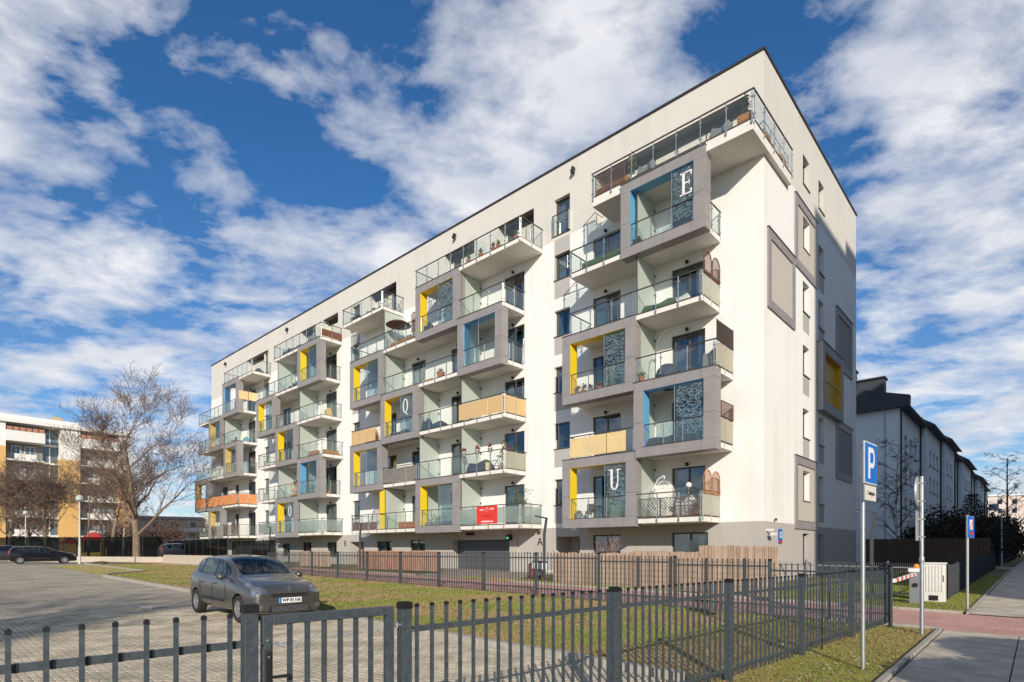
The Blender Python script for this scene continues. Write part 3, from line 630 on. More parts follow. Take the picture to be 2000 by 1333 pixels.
def loggia_box(s1, s0, k, lining, screen=None, letter=None, sw=1.35, yf=-1.88, side_t=(.48, .5), full=None):
    """clad box round a balcony; screen: metres of tinted sliding glass at the right"""
    x0, x1 = -s1, -s0; z0 = fz(k)-.12; z1 = fz(k+1)+.20; yb = yf+.52; tb, tt = .44, .42; tl, tr = side_t
    core = MB(); g = .02
    core.box(x0+g, yf+g, z0+g, x1-g, yb-g, z0+tb-g); core.box(x0+g, yf+g, z1-tt+g, x1-g, yb-g, z1-g); core.box(x0+g, yf+g, z0+tb-g, x0+tl-g, yb-g, z1-tt+g); core.box(x1-tr+g, yf+g, z0+tb-g, x1-g, yb-g, z1-tt+g)
    root = core.build('box_frame', M_PANELB, BLD)
    def pan(a, y, b, c, y2, d): MB().box(a, y, b, c, y2, d).build('panel', M_PANEL, root)
    j = .014; W_ = x1-x0
    xs = [x0, x0+W_*.27, x0+W_*.52, x1-tr-.12, x1]
    for a, b in zip(xs[:-1], xs[1:]):
        pan(a+j/2, yf, z0, b-j/2, yf+.02, z0+tb); pan(a+j/2, yf, z1-tt, b-j/2, yf+.02, z1); pan(a+j/2, yf, z0-.002, b-j/2, yb, z0+.018)
    zz = [z0+tb, z0+tb+1.08, z1-tt]
    for a, b in zip(zz[:-1], zz[1:]):
        pan(x0, yf, a+j/2, x0+tl, yf+.02, b-j/2); pan(x1-tr, yf, a+j/2, x1, yf+.02, b-j/2)
    zz = [z0, z0+tb, z0+tb+1.08, z1-tt, z1]
    for a, b in zip(zz[:-1], zz[1:]): pan(x1-.02, yf+.021, a+j/2, x1+.001, yb, b-j/2); pan(x0-.001, yf+.021, a+j/2, x0+.02, yb, b-j/2)
    ln = MB(); y_ = yf+.012; ln.box(x0+tl, y_, z0+tb, x0+tl+.012, yb+.02, z1-tt); ln.box(x0+tl+.012, y_, z1-tt-.012, x1-tr, yb+.02, z1-tt); ln.build('coloured_lining', lining, root)
    MB().box(x0-.02, yf-.03, z1, x1+.02, yb, z1+.03).build('cap_flashing', M_SILL, root); MB().box(x0+tl, yf-.015, z0+tb, x1-tr, yb, z0+tb+.025).build('cap_flashing', M_SILL, root)
    rr = MB(); rz = ft(k)+1.07; rr.box(x0+tl, yf+.03, rz-.02, x1-tr, yf+.07, rz+.02); rr.build('handrail', M_RAIL, root)
    xa, xb = x0+tl+.05, x1-tr-.03; n = max(2, round((xb-xa)/.95))
    for i in range(n+1): x = xa+(xb-xa)*i/n; q = MB(); q.box(x-.016, yf+.03, z0+tb+.02, x+.016, yf+.06, rz-.02); q.box(x-.05, yf+.024, rz-.2, x+.05, yf+.06, rz-.17); q.box(x-.05, yf+.024, z0+tb+.14, x+.05, yf+.06, z0+tb+.17); q.build('post', M_STEEL, root)
    for i in range(n): MB().box(xa+(xb-xa)*i/n+.04, yf+.04, z0+tb+.06, xa+(xb-xa)*(i+1)/n-.04, yf+.052, rz-.06).build('glass_pane', M_GLASS, root)
    if screen:
        a, b = (x1-tr-screen, x1-tr-.03); zz0, zz1 = z0+tb+.05, z1-tt-.02
        if full == 'left': a, b = x0+tl+.03, x0+tl+screen
        MB().box(a, yf+.075, zz0, b, yf+.087, zz1).build('sliding_glass', M_SCREEN, root)
        fr = MB(); fr.box(a-.025, yf+.07, zz0, a, yf+.1, zz1); fr.box(b, yf+.07, zz0, b+.02, yf+.1, zz1); fr.build('sliding_track', M_STEEL, root)
        if letter != 'plain':   # printed rows of short dashes
            rg = random.Random(int(s1*10)+k); pr = MB(); z = zz0+.25
            while z < zz1-.12:
                x = a+.05+rg.random()*.08
                while x < b-.12:
                    l = rg.uniform(.03, .13)
                    if rg.random() < .62: pr.poly([(x, yf+.070, z), (min(x+l, b-.04), yf+.070, z), (min(x+l, b-.04), yf+.070, z+.022), (x, yf+.070, z+.022)])
                    x += l+rg.uniform(.015, .06)
                z += .046
            pr.build('printed_dashes', mat('pale print', (.27, .34, .37), .5), root, kind='stuff')
        if letter and letter != 'plain': serif(root, letter, a+.28 if letter != 'E' else a+.40, yf+.045, (zz0+zz1)/2+.0 if letter != 'E' else (zz0+zz1)/2-.02, .95, M_SIGNW)
    return root
# ---- block A
balcony(8.54, 5.60, 5, right=False); balcony(5.6, 1.80, 5, left=False, railseg=(-1.95, -1.8)); loggia_box(5.63, 1.66, 5, M_BLU, 1.0, 'E')
balcony(8.54, 4.97, 4, right=False); balcony(4.97, 1.83, 4, left=False)
balcony(8.90, 4.97, 3, left=False, right=False, railseg=(-8.6, -8.5)); loggia_box(8.96, 4.9, 3, M_YEL, 1.15); balcony(4.90, 1.25, 3, left=False)
balcony(8.54, 4.97, 2, right=False); balcony(4.97, 1.27, 2, left=False, railseg=(-1.45, -1.27)); loggia_box(4.97, 1.23, 2, M_BLU, 1.3)
balcony(8.90, 4.97, 1, left=False, right=False, railseg=(-8.6, -8.5)); loggia_box(8.96, 4.87, 1, M_YEL, 1.15, 'U'); balcony(4.87, 1.83, 1, left=False)
# corner terrace, wrapping round the end
tr_ = MB(); zf = ft(6)+.14; tr_.box(-7.25, YF+.04, fz(6)-.05, .2, -.002, zf); tr_.box(.002, -.002, fz(6)-.05, .2, 2.85, zf); tr_ = tr_.build('corner_terrace', SLB, BLD, bevel=.012)
MB().box(-7.25, YF+.01, zf, .23, -.002, zf+.035).box(.002, .0, zf, .23, 2.85, zf+.035).build('floor_edge', M_SILL, tr_)
railing(tr_, [(-7.25, -.03), (-7.25, YF), (.24, YF), (.24, 2.85)], zf+.02, 'clear', 1.05, 1.1)
# ---- block B
balcony(29.3, 24.32, 6); b6 = balcony(20.6, 11.75, 6, yf=-1.85)
balcony(28.2, 20.6, 5, right=False); balcony(20.5, 16.6, 5, left=False, right=False, railseg=(-20.1, -20.0)); loggia_box(20.6, 16.57, 5, M_YEL, 1.35); balcony(16.55, 13.05, 5, left=False)
balcony(28.1, 24.3, 4, left=False, right=False, railseg=(-27.6, -27.5)); loggia_box(28.2, 24.2, 4, M_YEL, 1.35, 'plain'); balcony(24.15, 16.65, 4, left=False, right=False); balcony(16.6, 13.15, 4, left=False, railseg=(-13.3, -13.15)); loggia_box(16.66, 13.1, 4, M_BLU, 1.2, 'plain', full='left')
balcony(28.1, 24.4, 3, right=False); balcony(24.3, 20.5, 3, left=False, right=False, railseg=(-23.8, -23.7)); loggia_box(24.4, 20.4, 3, M_YEL, 1.35, 'Q'); balcony(20.38, 12.95, 3, left=False)
balcony(28.1, 24.3, 2, left=False, right=False, railseg=(-27.6, -27.5)); loggia_box(28.2, 24.3, 2, M_YEL, 1.35, 'plain'); balcony(24.25, 20.5, 2, left=False, right=False); balcony(20.45, 12.95, 2, left=False)
balcony(28.1, 20.65, 1, right=False); balcony(20.5, 16.7, 1, left=False, right=False, railseg=(-20.1, -20.0)); loggia_box(20.6, 16.6, 1, M_YEL, 1.35); balcony(16.55, 11.8, 1, kind='frost', left=False)
# ---- block C
balcony(40.4, 32.4, 6); balcony(43.5, 36.1, 5, right=False); balcony(36.0, 32.6, 5, left=False, railseg=(-32.7, -32.6)); loggia_box(36.05, 32.48, 5, M_YEL, 1.3, 'plain')
balcony(43.7, 40.2, 4, left=False, right=False, railseg=(-43.2, -43.1)); loggia_box(43.8, 40.15, 4, M_YEL, 1.3, 'plain'); balcony(40.1, 32.4, 4, left=False)
balcony(43.5, 40.05, 3, right=False); balcony(39.9, 36.4, 3, left=False, right=False, railseg=(-39.4, -39.3)); loggia_box(40.0, 36.3, 3, M_YEL, 1.3, 'plain'); balcony(36.25, 32.25, 3, left=False)
balcony(43.5, 36.15, 2, right=False); balcony(36.05, 32.6, 2, left=False, railseg=(-32.7, -32.6)); loggia_box(36.1, 32.48, 2, M_BLU, 1.3, 'plain')
balcony(43.5, 40.05, 1, kind='frost', right=False); balcony(39.9, 36.3, 1, left=False, right=False, railseg=(-39.4, -39.3)); loggia_box(40.0, 36.2, 1, M_YEL, 1.3, 'O'); balcony(36.15, 32.25, 1, kind='frost', left=False)
# ---- block D
balcony(51.3, 44.9, 6); balcony(58.2, 51.7, 5, right=False); balcony(51.6, 47.9, 5, left=False, railseg=(-48.0, -47.9)); loggia_box(51.6, 47.85, 5, M_BLU, 1.3, 'plain', full='left')
balcony(58.2, 55.3, 4, right=False); balcony(55.2, 51.8, 4, left=False, right=False, railseg=(-54.8, -54.7)); loggia_box(55.25, 51.8, 4, M_PYEL, 1.2, 'plain'); balcony(51.7, 47.85, 4, left=False)
balcony(58.7, 51.4, 3, right=False); balcony(51.3, 47.9, 3, left=False, railseg=(-48.0, -47.9)); loggia_box(51.3, 47.85, 3, M_PYEL, 1.2, 'plain')
balcony(59.2, 55.7, 2, left=False, right=False, railseg=(-58.8, -58.7)); loggia_box(59.2, 55.6, 2, M_PYEL, None); balcony(55.5, 47.85, 2, left=False)
balcony(58.0, 55.3, 1, right=False); balcony(55.2, 51.8, 1, left=False, right=False, railseg=(-54.8, -54.7)); loggia_box(55.3, 51.8, 1, M_PYEL, None); balcony(51.7, 47.85, 1, left=False)
for s, ks in ((4.93, (1, 2, 3, 4, 5)), (16.58, (1, 2, 3, 4, 5)), (20.5, (1, 2, 3)), (24.2, (4, 1)), (24.3, (5,)), (36.15, (1, 2, 3, 4, 5)), (40.0, (2, 5)), (51.65, (4,)), (15.2+.9, (6,))):
    for k in ks:
        if k == 6: MB().box(-s-.01, -1.6, ft(6)+.06, -s+.01, -.06, ft(6)+1.9).build('frosted_partition', M_GLASS, BLD)
        else: partition(s, k)
# coloured fin on the first floor of the second block
MB().box(-24.75, -1.7, ft(1)+.04, -24.35, -1.3, fz(2)).build('yellow_fin', M_YEL, BLD); MB().box(-24.3, -1.3, ft(1)+.04, -24.26, -.05, fz(2)).build('beige_fin', M_FIELD, BLD)
for s in (7.6, 3.3, 22.6, 18.6, 13.9, 37.9, 34.0, 49.2):
    for k in range(1, 6): ceiling_lamp(s, k)
# wall lights and vents at the parapet
for s in (9.6, 18.9, 41.5, 55.5): q = MB(); q.box(-s-.05, -.22, 21.55, -s+.05, -.002, 21.7); q.box(-s-.08, -.26, 21.38, -s+.08, -.08, 21.55); q.build('flood_light', M_BLACK, BLD)
# juliet rail of the narrow top windows
for s1, s0 in ((10.94, 9.9), (30.9, 29.85)):
    r_ = MB().box(-s1-.05, -.16, 19.6, -s0+.05, -.12, 19.64).build('window_guard', M_RAIL, BLD); MB().box(-s1, -.15, 18.65, -s0, -.138, 19.55).build('glass_pane', M_GLASS, r_); MB().box(-s1-.05, -.16, 18.6, -s1-.01, -.003, 19.62).box(-s0+.01, -.16, 18.6, -s0+.05, -.003, 19.62).build('guard_bracket', M_STEEL, r_)
# letter plates and signs on the wall
lettering('A', .62, M_BLACK, BLD, (-11.95, -.02, 2.15), (R(90), 0, 0)); MB().ball((-11.95, -.1, 2.7), .09).build('wall_lamp', M_BLACK, BLD)
lettering('B', .62, M_BLACK, BLD, (-31.9, -.02, 2.2), (R(90), 0, 0))
sg = MB().box(.02, 1.72, 2.0, .05, 2.12, 2.62).build('house_number_plate', M_SIGNB, BLD); MB().box(.051, 1.72, 2.0, .054, 2.12, 2.12).build('red_band', M_SIGNR, sg); MB().box(.051, 1.80, 2.24, .054, 2.04, 2.50).build('white_numeral_field', M_SIGNW, sg); lettering('8', .2, M_SIGNB, sg, (.057, 1.92, 2.37), (R(90), 0, R(90)), .01)
gl = MB().box(-14.3, -.25, 2.28, -14.02, -.003, 2.6).build('garage_signal_lamp', M_BLACK, BLD); MB().ball((-14.16, -.27, 2.4), .05).build('green_lens', mat('green signal', (.02, .5, .25), .3, emit=((.05, 1, .45), 1.2)), gl)
gs = MB().box(-15.9, -.04, 2.62, -14.75, -.003, 3.0).build('garage_sign', mat('pale sign', (.5, .42, .37), .6), BLD); lettering('8 9', .34, M_BASE, gs, (-15.3, -.045, 2.8), (R(90), 0, 0))
MB().box(-17.9, -.06, 2.62, -17.2, -.003, 2.78).build('air_grille', M_BLACK, BLD)
cm_ = MB(); cm_.box(-.02+.02, .25, 2.5, .30, .32, 2.58); cm_.box(.2, .2, 2.3, .36, .5, 2.42); cm_.build('security_camera', M_WP, BLD); MB().ball((.1, 1.15, 3.0), .06).build('wall_lamp', M_BLACK, BLD)
# soffit colour under first floor is the slab itself; plinth
MB().box(-LEN, -.03, -.3, -19.3, -.002, .42).box(-14.2, -.03, -.3, -13.7, -.002, .42).box(-9.2, -.03, -.3, 0, -.002, .42).build('plinth', M_BASE, BLD)
# ================================================================== FENCES
FD = Vector((.734, .679, 0)).normalized(); FA = math.atan2(FD.y, FD.x)
def fpt(py): return Vector((-5.3+1.081*py, py, 0))          # near fence line
def gF(p): return -.02 if p.y < 9 else G(p.x, p.y)
PK_BOX = None
def make_fence(name, label, posts, ztop, zbot, m, pk=.136, pw=.0225, capm=None, ptop=.0, rails=(-.17, .14), connectors=False, group=None, postw=.08, skip=()):
    """posts: list of points (plan); one picket mesh shared by every picket"""
    o0 = posts[0]; root = thing(name, label, 'fence', (o0.x, o0.y, gF(o0)), 0, group); inv = root.location
    pm = {}
    def picket(h):
        h = round(h, 2)
        if h not in pm:
            mb = MB().box(-pw/2, -pw/2, 0, pw/2, pw/2, h); me = bpy.data.meshes.new('picket'); me.from_pydata(mb.v, [], mb.f); me.materials.append(m)
            q = MB().box(-pw/2-.002, -pw/2-.002, 0, pw/2+.002, pw/2+.002, .022).lathe((0, 0, .022), [(pw/2, 0), (pw/2*.6, .006)], 8); c = bpy.data.meshes.new('cap'); c.from_pydata(q.v, [], q.f); c.materials.append(M_CAPB); pm[h] = (me, c)
        return pm[h]
    cap_post = MB().box(-postw/2-.003, -postw/2-.003, 0, postw/2+.003, postw/2+.003, .045).box(-postw/2+.005, -postw/2+.005, .045, postw/2-.005, postw/2-.005, .052)
    cpm = bpy.data.meshes.new('post_cap'); cpm.from_pydata(cap_post.v, [], cap_post.f); cpm.materials.append(M_CAPB)
    ang = math.atan2((posts[1]-posts[0]).y, (posts[1]-posts[0]).x)
    for i, p in enumerate(posts):
        g = gF(p); zt = ztop(p) if callable(ztop) else ztop
        if i not in skip:
            mb = MB().box(-postw/2, -postw/2, g-.12, postw/2, postw/2, zt+ptop-.02)
            po = mb.build('fence_post', m, root, loc=(p.x-inv.x, p.y-inv.y, -inv.z), rot=ang, bevel=.004); c = link('post_cap', cpm, po); c.location = (0, 0, zt+ptop-.03)
            bolts = MB()
            for q in (zt+rails[0], g+rails[1]+.05): bolts.tube((postw/2+.004, -postw/2-.001, q), (postw/2+.004, -postw/2-.008, q), .008, n=6)
            bolts.build('bolt', M_STEEL, po)
        if i == len(posts)-1: continue
        q = posts[i+1]; d = (q-p); L_ = d.length; d = d/L_; n = round((L_-postw)/pk)
        zt2 = ztop(q) if callable(ztop) else ztop; g2 = gF(q)
        z1 = zt+rails[0]; off = Vector((0, 0, 0))
        for zz0, zz1 in ((zt+rails[0], zt2+rails[0]), (g+rails[1], g2+rails[1])):
            a = p+d*postw/2; b = q-d*postw/2; mb = MB(); nx = Vector((-d.y, d.x, 0))*(pw/2+.012)
            if callable(ztop): zz1 = zz0
            mb.bar(Vector((a.x, a.y, zz0))+nx-inv, Vector((b.x, b.y, zz1))+nx-inv, .025, .042); mb.build('rail', m, root)
        for k in range(n):
            t = postw/2+(L_-postw)*(k+.5)/n; c = p+d*t; gg = gF(c); zz = zt; h = zz-gg-.05; me, cm = picket(h); o = link('picket', me, root); o.location = (c.x-inv.x, c.y-inv.y, zz-round(h, 2)-inv.z); o.rotation_euler = (0, 0, ang)
            cc = link('cap', cm, o); cc.location = (0, 0, round(h, 2)-.004)
            if connectors:
                nx = Vector((-d.y, d.x, 0))*(pw/2+.012); mb = MB().bar(Vector((c.x, c.y, z1))+d*.022+nx-inv, Vector((c.x, c.y, z1))+d*.038+nx-inv, .029, .046); mb.build('connector', M_CAPB, o, loc=None); oo = o.children[-1]; oo.parent = root
    return root
HP = 5.3
yy = [5.3/(1.081-r) for r in (-.458, -.1876, .1787, .3788, .5056, .594, .6566)]
postR = [fpt(y) for y in yy[1:]]
make_fence('picket_fence', 'long anthracite picket fence running from the gate past the verge with the parking sign', postR, 1.285, .1, M_FENCE, ptop=.02)
left0 = fpt(yy[0]); lefts = [left0-FD*2.46, left0]
make_fence('picket_fence', 'short run of anthracite picket fence left of the gate, with black rail clips', [left0-FD*4.9, left0-FD*2.46, left0], 1.305, .1, M_FENCE, ptop=.05, connectors=True)
# mid fence between lawn and brick road
mid = [postR[-1]+Vector((-.12, .1, 0))]
mp = lambda Y: Vector((Y*(21.26/Y-1.0836), Y, 0))
m0 = mp(12.19); mds = (mp(24)-mp(14)).normalized(); mpts = [m0+mds*2.47*i for i in range(13)]
def mtop(p):
    i = (p-m0).length/2.47; return 1.36 if i < .5 else 1.46 if i < 1.5 else 1.52 if i < 2.5 else 1.60
make_fence('picket_fence', 'anthracite picket fence between the lawn and the red brick road, in front of the block', mpts, mtop, .1, M_FENCE2, rails=(-.15, .28), pw=.022, postw=.07, ptop=.01)
# gate
def gate():
    a = fpt(yy[0])+FD*.07; b = fpt(yy[1])-FD*.10; L_ = (b-a).length; g = thing('pedestrian_gate', 'anthracite metal gate with black lock plate and lever handle, between two thick posts', 'gate', (a.x, a.y, -.0), FA)
    T = 1.30; z0 = .06; st = .06
    f = MB(); f.box(0, -.025, z0, st, .025, T); f.box(L_-st, -.025, z0, L_, .025, T); f.box(st, -.025, T-st, L_-st, .025, T); f.box(st, -.025, z0, L_-st, .025, z0+st); f.build('gate_frame', M_FENCE, g, bevel=.004)
    n = 6
    for i in range(n): x = st+(L_-2*st)*(i+1)/(n+1); MB().box(x-.0135, -.0135, z0+st, x+.0135, .0135, T-st).build('bar', M_FENCE, g)
    lk = MB().box(.012, -.036, .66, .048, -.026, 1.08).build('lock_plate', M_BLACK, g, bevel=.004); q = MB(); q.tube((.03, -.036, .935), (.03, -.09, .935), .012, n=8); q.tube((.03, -.085, .935), (.15, -.085, .93), .010, n=8); q.build('lever_handle', M_BLACK, lk, smooth=True)
    q = MB(); q.tube((.03, -.036, .75), (.03, -.045, .75), .013, n=10); q.build('lock_cylinder', M_STEEL, lk); q = MB()
    for z in (.69, 1.05): q.tube((.03, -.036, z), (.03, -.04, z), .007, n=8)
    q.build('screw', M_STEEL, lk); MB().box(.0, -.037, 1.09, .045, -.026, 1.13).build('strike', M_FENCE, g); MB().tube((.025, -.027, 1.15), (.025, -.04, 1.15), .008, n=8).build('bolt', M_STEEL, g)
    h = MB()
    for z in (1.16, .3): h.tube((L_, 0, z), (L_+.06, 0, z), .009, n=8); h.tube((L_+.035, 0, z-.022), (L_+.035, 0, z+.022), .014, n=8)
    h.build('hinge', M_STEEL, g)
gate()
# the black pole standing at the fence
pp = Vector((5.25, 9.7, 0)); MB().tube((0, 0, 0), (0, 0, 1.35), .016, n=8).build('steel_stake', M_BLACK, None, loc=(pp.x, pp.y, -.02), label='thin black steel stake in the near picket fence, right of its third thick post', cat='stake')
# garden screens in front of the block
def reed(name, label, s1, s0, w, ztop, mcols, sw=.05, m2=None, zb=0., jag=.05, kindn='reed_stems', cat='garden fence', posts=True):
    root = thing(name, label, cat, LG(s1, w), ANG); L_ = s1-s0; rng = random.Random(int(s1*7)); g0 = root.location.z; n = int(L_/sw); mb = MB()
    for i in range(n):
        x = i*sw; h = (ztop(x/L_) if callable(ztop) else ztop)+rng.uniform(-jag, jag)+.02*math.sin(x*2.3)+.012*math.sin(x*7.1)-g0; d = rng.uniform(-.012, .012)
        mb.box(x+.002, d, zb, x+sw-.002, d+.025, h, rng.randrange(len(mcols)))
    mb.build(kindn, mcols, root, kind='stuff')
    if posts:
        k = int(L_/2.4)+1
        for i in range(k): x = .3+L_*i/k; MB().box(x-.02, -.08, 0, x+.02, -.03, 1.22).build('fence_post', M_FENCE2, root)
        wr = MB()
        for z in [.1+.2*j for j in range(6)]: wr.box(0, -.062, z, L_, -.056, z+.006)
        for j in range(int(L_/.14)): x = j*.14; wr.box(x, -.066, .05, x+.005, -.062, 1.2)
        wr.build('wire_mesh', M_FENCE2, root, kind='stuff')
    return root
RD = [mat('reed pale', (.54, .41, .30), .9, noise=.15, nscale=3), mat('reed brown', (.44, .32, .23), .9, noise=.15, nscale=3), mat('reed grey', (.49, .37, .275), .9, noise=.15), mat('reed dark', (.36, .255, .175), .9)]
WB = [mat('stained slat', (.33, .175, .105), .8, noise=.2, nscale=3), mat('stained slat light', (.40, .23, .145), .8, noise=.2, nscale=3)]
def at(px, w): # metres along the facade for a sight line, evaluated once while planning
    r = (px-1000)/1119.4; ox = C0.x+VY.x*w; oy = C0.y+VY.y*w; return (ox-r*oy)/(-r*UX.y+UX.x)
reed('reed_fence', 'tall ragged reed screen reaching past the corner of the block', .38, -2.24, -5.25, 1.84, RD, .022, jag=.02); reed('reed_fence', 'middle brown reed screen under the lattice balcony', 3.0, .40, -5.25, 1.66, RD, .022, jag=.018); reed('reed_fence', 'low pale reed screen with wire mesh, right of the leaning street lamp', 6.85, 3.02, -5.25, 1.58, RD, .022, jag=.012)
reed('wooden_slat_fence', 'brown stained slat fence left of the garage drive', 23.4, 15.4, -4.3, 1.66, WB, .10, jag=.012, kindn='slats', posts=False); reed('wooden_slat_fence', 'pale brown slat fence further left, behind the second leaning lamp', 29.5, 25.5, -5.0, 1.62, RD, .10, jag=.02, kindn='slats', posts=False)
reed('wooden_slat_fence', 'far brown slat fence below the last stack of balconies', 54, 42.5, -5.0, 2.0, WB, .12, jag=.03, kindn='slats', posts=False)
# side return of the reed at the corner
# ================================================================== leaning street lamps
def bent_lamp(label, px, w, g):
    s = at(px, w); p = LG(s, w) if g is None else g; r = thing('street_lamp', label, 'street lamp', p, ANG, 'bent steel street lamps along the brick road')
    a = MB(); a.box(-.05, -.04, 0, .05, .04, 2.05); a.hexa([(-.05, -.04, 2.05), (.05, -.04, 2.05), (.05, .04, 2.05), (-.05, .04, 2.05), (.07, -.04, 2.72), (.17, -.04, 2.78), (.17, .04, 2.78), (.07, .04, 2.72)]); a.build('lamp_pole', M_FENCE2, r, bevel=.006)
    h = MB(); h.hexa([(.17, -.045, 2.72), (.17, .045, 2.72), (-.52, .045, 2.86), (-.52, -.045, 2.86), (.17, -.045, 2.79), (.17, .045, 2.79), (-.52, .045, 2.92), (-.52, -.045, 2.92)]); h.build('lamp_arm', M_FENCE2, r)
    MB().hexa([(-.2, -.035, 2.785), (-.2, .035, 2.785), (-.5, .035, 2.845), (-.5, -.035, 2.845), (-.2, -.035, 2.80), (-.2, .035, 2.80), (-.5, .035, 2.86), (-.5, -.035, 2.86)]).build('lamp_lens', M_WP, r)
bent_lamp('bent grey street lamp beside the letter A, in front of the garage door wall', 1063, -5.0, None); bent_lamp('bent grey street lamp in front of the second entrance', 703, -5.0, None); bent_lamp('bent grey street lamp below the third stack of balconies', 527, -5.0, None); bent_lamp('leftmost bent grey street lamp, below the last stack of balconies', 416, -5.0, None)
bent_lamp('bent grey street lamp right of the block, behind the parking sign', 0, 0, Vector((12.3, 19.6, .21)))
# ================================================================== signs and street things, right side
def pole_sign(name, label, cat, p, h, r=.03):
    t = thing(name, label, cat, p, ANG); MB().tube((0, 0, -.05), (0, 0, h), r, n=14).build('pole', M_GALV, t, smooth=True); MB().lathe((0, 0, h), [(r+.002, 0), (r*.6, .02)], 14).build('pole_cap', M_BLACK, t); return t
# parking sign: plate turned so that it is seen steeply
t = pole_sign('parking_sign', 'blue and white parking sign with a small plate under it, on a galvanised pole', 'road sign', GP(5.02, 8.2), 3.2)
def plate(t, x0, x1, z0, z1, ang, mface, yoff=-.045, edge=M_SIGNG, name='plate'):
    rt = Matrix.Rotation(ang, 4, 'Z'); q = MB().box(x0, yoff, z0, x1, yoff+.02, z1).build(name, M_SIGNG, t, rot=ang, bevel=.003); fc = MB().box(x0+.012, yoff-.003, z0+.012, x1-.012, yoff-.0005, z1-.012).build(name+'_face', mface, q); return q
A1 = R(78)-ANG-R(90)+R(28)
A1 = R(42.8)-ANG
pl = plate(t, -.14, .46, 2.66, 3.27, A1, M_SIGNW, -.055); MB().box(-.115, -.061, 2.685, .435, -.0585, 3.245).build('blue_field', M_SIGNB, pl)
pm_ = MB()
def pbox(x0, z0, x1, z1): pm_.box(x0, -.0645, z0, x1, -.0615, z1)
pbox(.03, 2.74, .105, 3.19); pbox(.105, 3.12, .22, 3.19); pbox(.105, 2.90, .22, 2.97)
for i in range(10):
    a0 = R(-90+18*i); a1 = R(-72+18*i); cx, cz, r1, r0 = .22, 3.045, .145, .075
    c = [(cx+r0*math.cos(a0)*.7, cz+r0*math.sin(a0)), (cx+r1*math.cos(a0)*.7, cz+r1*math.sin(a0)), (cx+r1*math.cos(a1)*.7, cz+r1*math.sin(a1)), (cx+r0*math.cos(a1)*.7, cz+r0*math.sin(a1))]
    pm_.hexa([(x, -.0645, z) for x, z in c]+[(x, -.0615, z) for x, z in c])
pm_.build('letter_p', M_SIGNW, pl)
p2 = plate(t, -.1, .42, 2.42, 2.65, A1, mat('cream plate', (.75, .70, .60), .4), -.055, name='small_plate'); lettering('1 miejsce', .09, M_BLACK, p2, (.16, -.06, 2.535), (R(90), 0, 0))
q = MB()
for z in (2.75, 3.15, 2.5): q.box(-.045, -.035, z, .045, .035, z+.03)
q.build('pole_clamp', M_STEEL, t)
# round sign seen from behind
t = pole_sign('road_sign_back', 'round road sign seen edge on from behind, above a square plate, on jointed pole', 'road sign', GP(8.03, 11.23), 3.1, .035)
rb = Matrix.Rotation(R(62), 4, 'Z')
d = MB(); n = 28; rr_ = .3
for y0, r_ in ((.045, rr_), (.06, rr_), ): pass
ring = []
k = len(d.v)
for (y, r_) in ((.05, rr_-.012), (.075, rr_), (.08, rr_)):
    for i in range(n): a = 2*math.pi*i/n; d.v.append((r_*math.cos(a), y, 2.80+r_*math.sin(a)))
for j in range(2):
    for i in range(n): l = (i+1) % n; d.f.append((j*n+i, j*n+l, (j+1)*n+l, (j+1)*n+i)); d.m.append(0)
d.f.append(tuple(range(n))); d.m.append(0); d.f.append(tuple(range(2*n, 3*n))); d.m.append(0)
d.build('round_plate', M_SIGNG, t, rot=R(90)); MB().box(-.28, .05, 1.84, .28, .065, 2.42).build('square_plate', M_SIGNG, t, rot=R(90)); MB().lathe((0, 0, 1.42), [(.045, 0), (.048, .02), (.048, .08), (.045, .1)], 14).build('pole_joint', M_GALV, t, smooth=True)
q = MB()
for z in (1.9, 2.25, 2.6, 2.95): q.box(-.05, -.04, z, .05, .06, z+.03)
q.build('pole_clamp', M_STEEL, t)
# far blue sign
t = pole_sign('blue_road_sign', 'small blue sign with red and white print on a pole beyond the brick crossing', 'road sign', GP(12.0, 15.1), 2.5, .032); q = plate(t, -.2, .38, 1.90, 2.48, R(37)-ANG, M_SIGNB, -.05)
w_ = MB(); w_.box(-.02, -.058, 2.12, .2, -.054, 2.38); w_.build('white_print', M_SIGNW, q); MB().box(-.05, -.0585, 1.98, .25, -.0545, 2.06).bar((-.1, -.0585, 2.10), (.28, -.0585, 2.42), .004, .03, up=Vector((0, 1, 0))).build('red_print', M_SIGNR, q)
# utility cabinet
t = thing('utility_cabinet', 'pale grey ribbed plastic utility cabinet on the grass beyond the brick crossing', 'utility cabinet', LG(-6.0, -3.15), ANG)
b = MB().box(-.28, -.17, .0, .28, .17, 1.12).build('cabinet_body', mat('cabinet plastic', (.72, .70, .65), .55, noise=.06, nscale=4), t, bevel=.012); MB().box(-.30, -.19, 1.12, .30, .19, 1.17).build('lid', MATS['cabinet plastic'], t, bevel=.012)
for i in range(7): MB().box(-.25+i*.075, -.186, .32, -.25+i*.075+.04, -.171, 1.08).build('rib', MATS['cabinet plastic'], b)
MB().box(-.1, -.19, .05, .12, -.172, .2).build('vent_plate', M_BLACK, b); MB().box(.22, -.188, .6, .26, -.171, .8).build('latch', M_GREY, b)
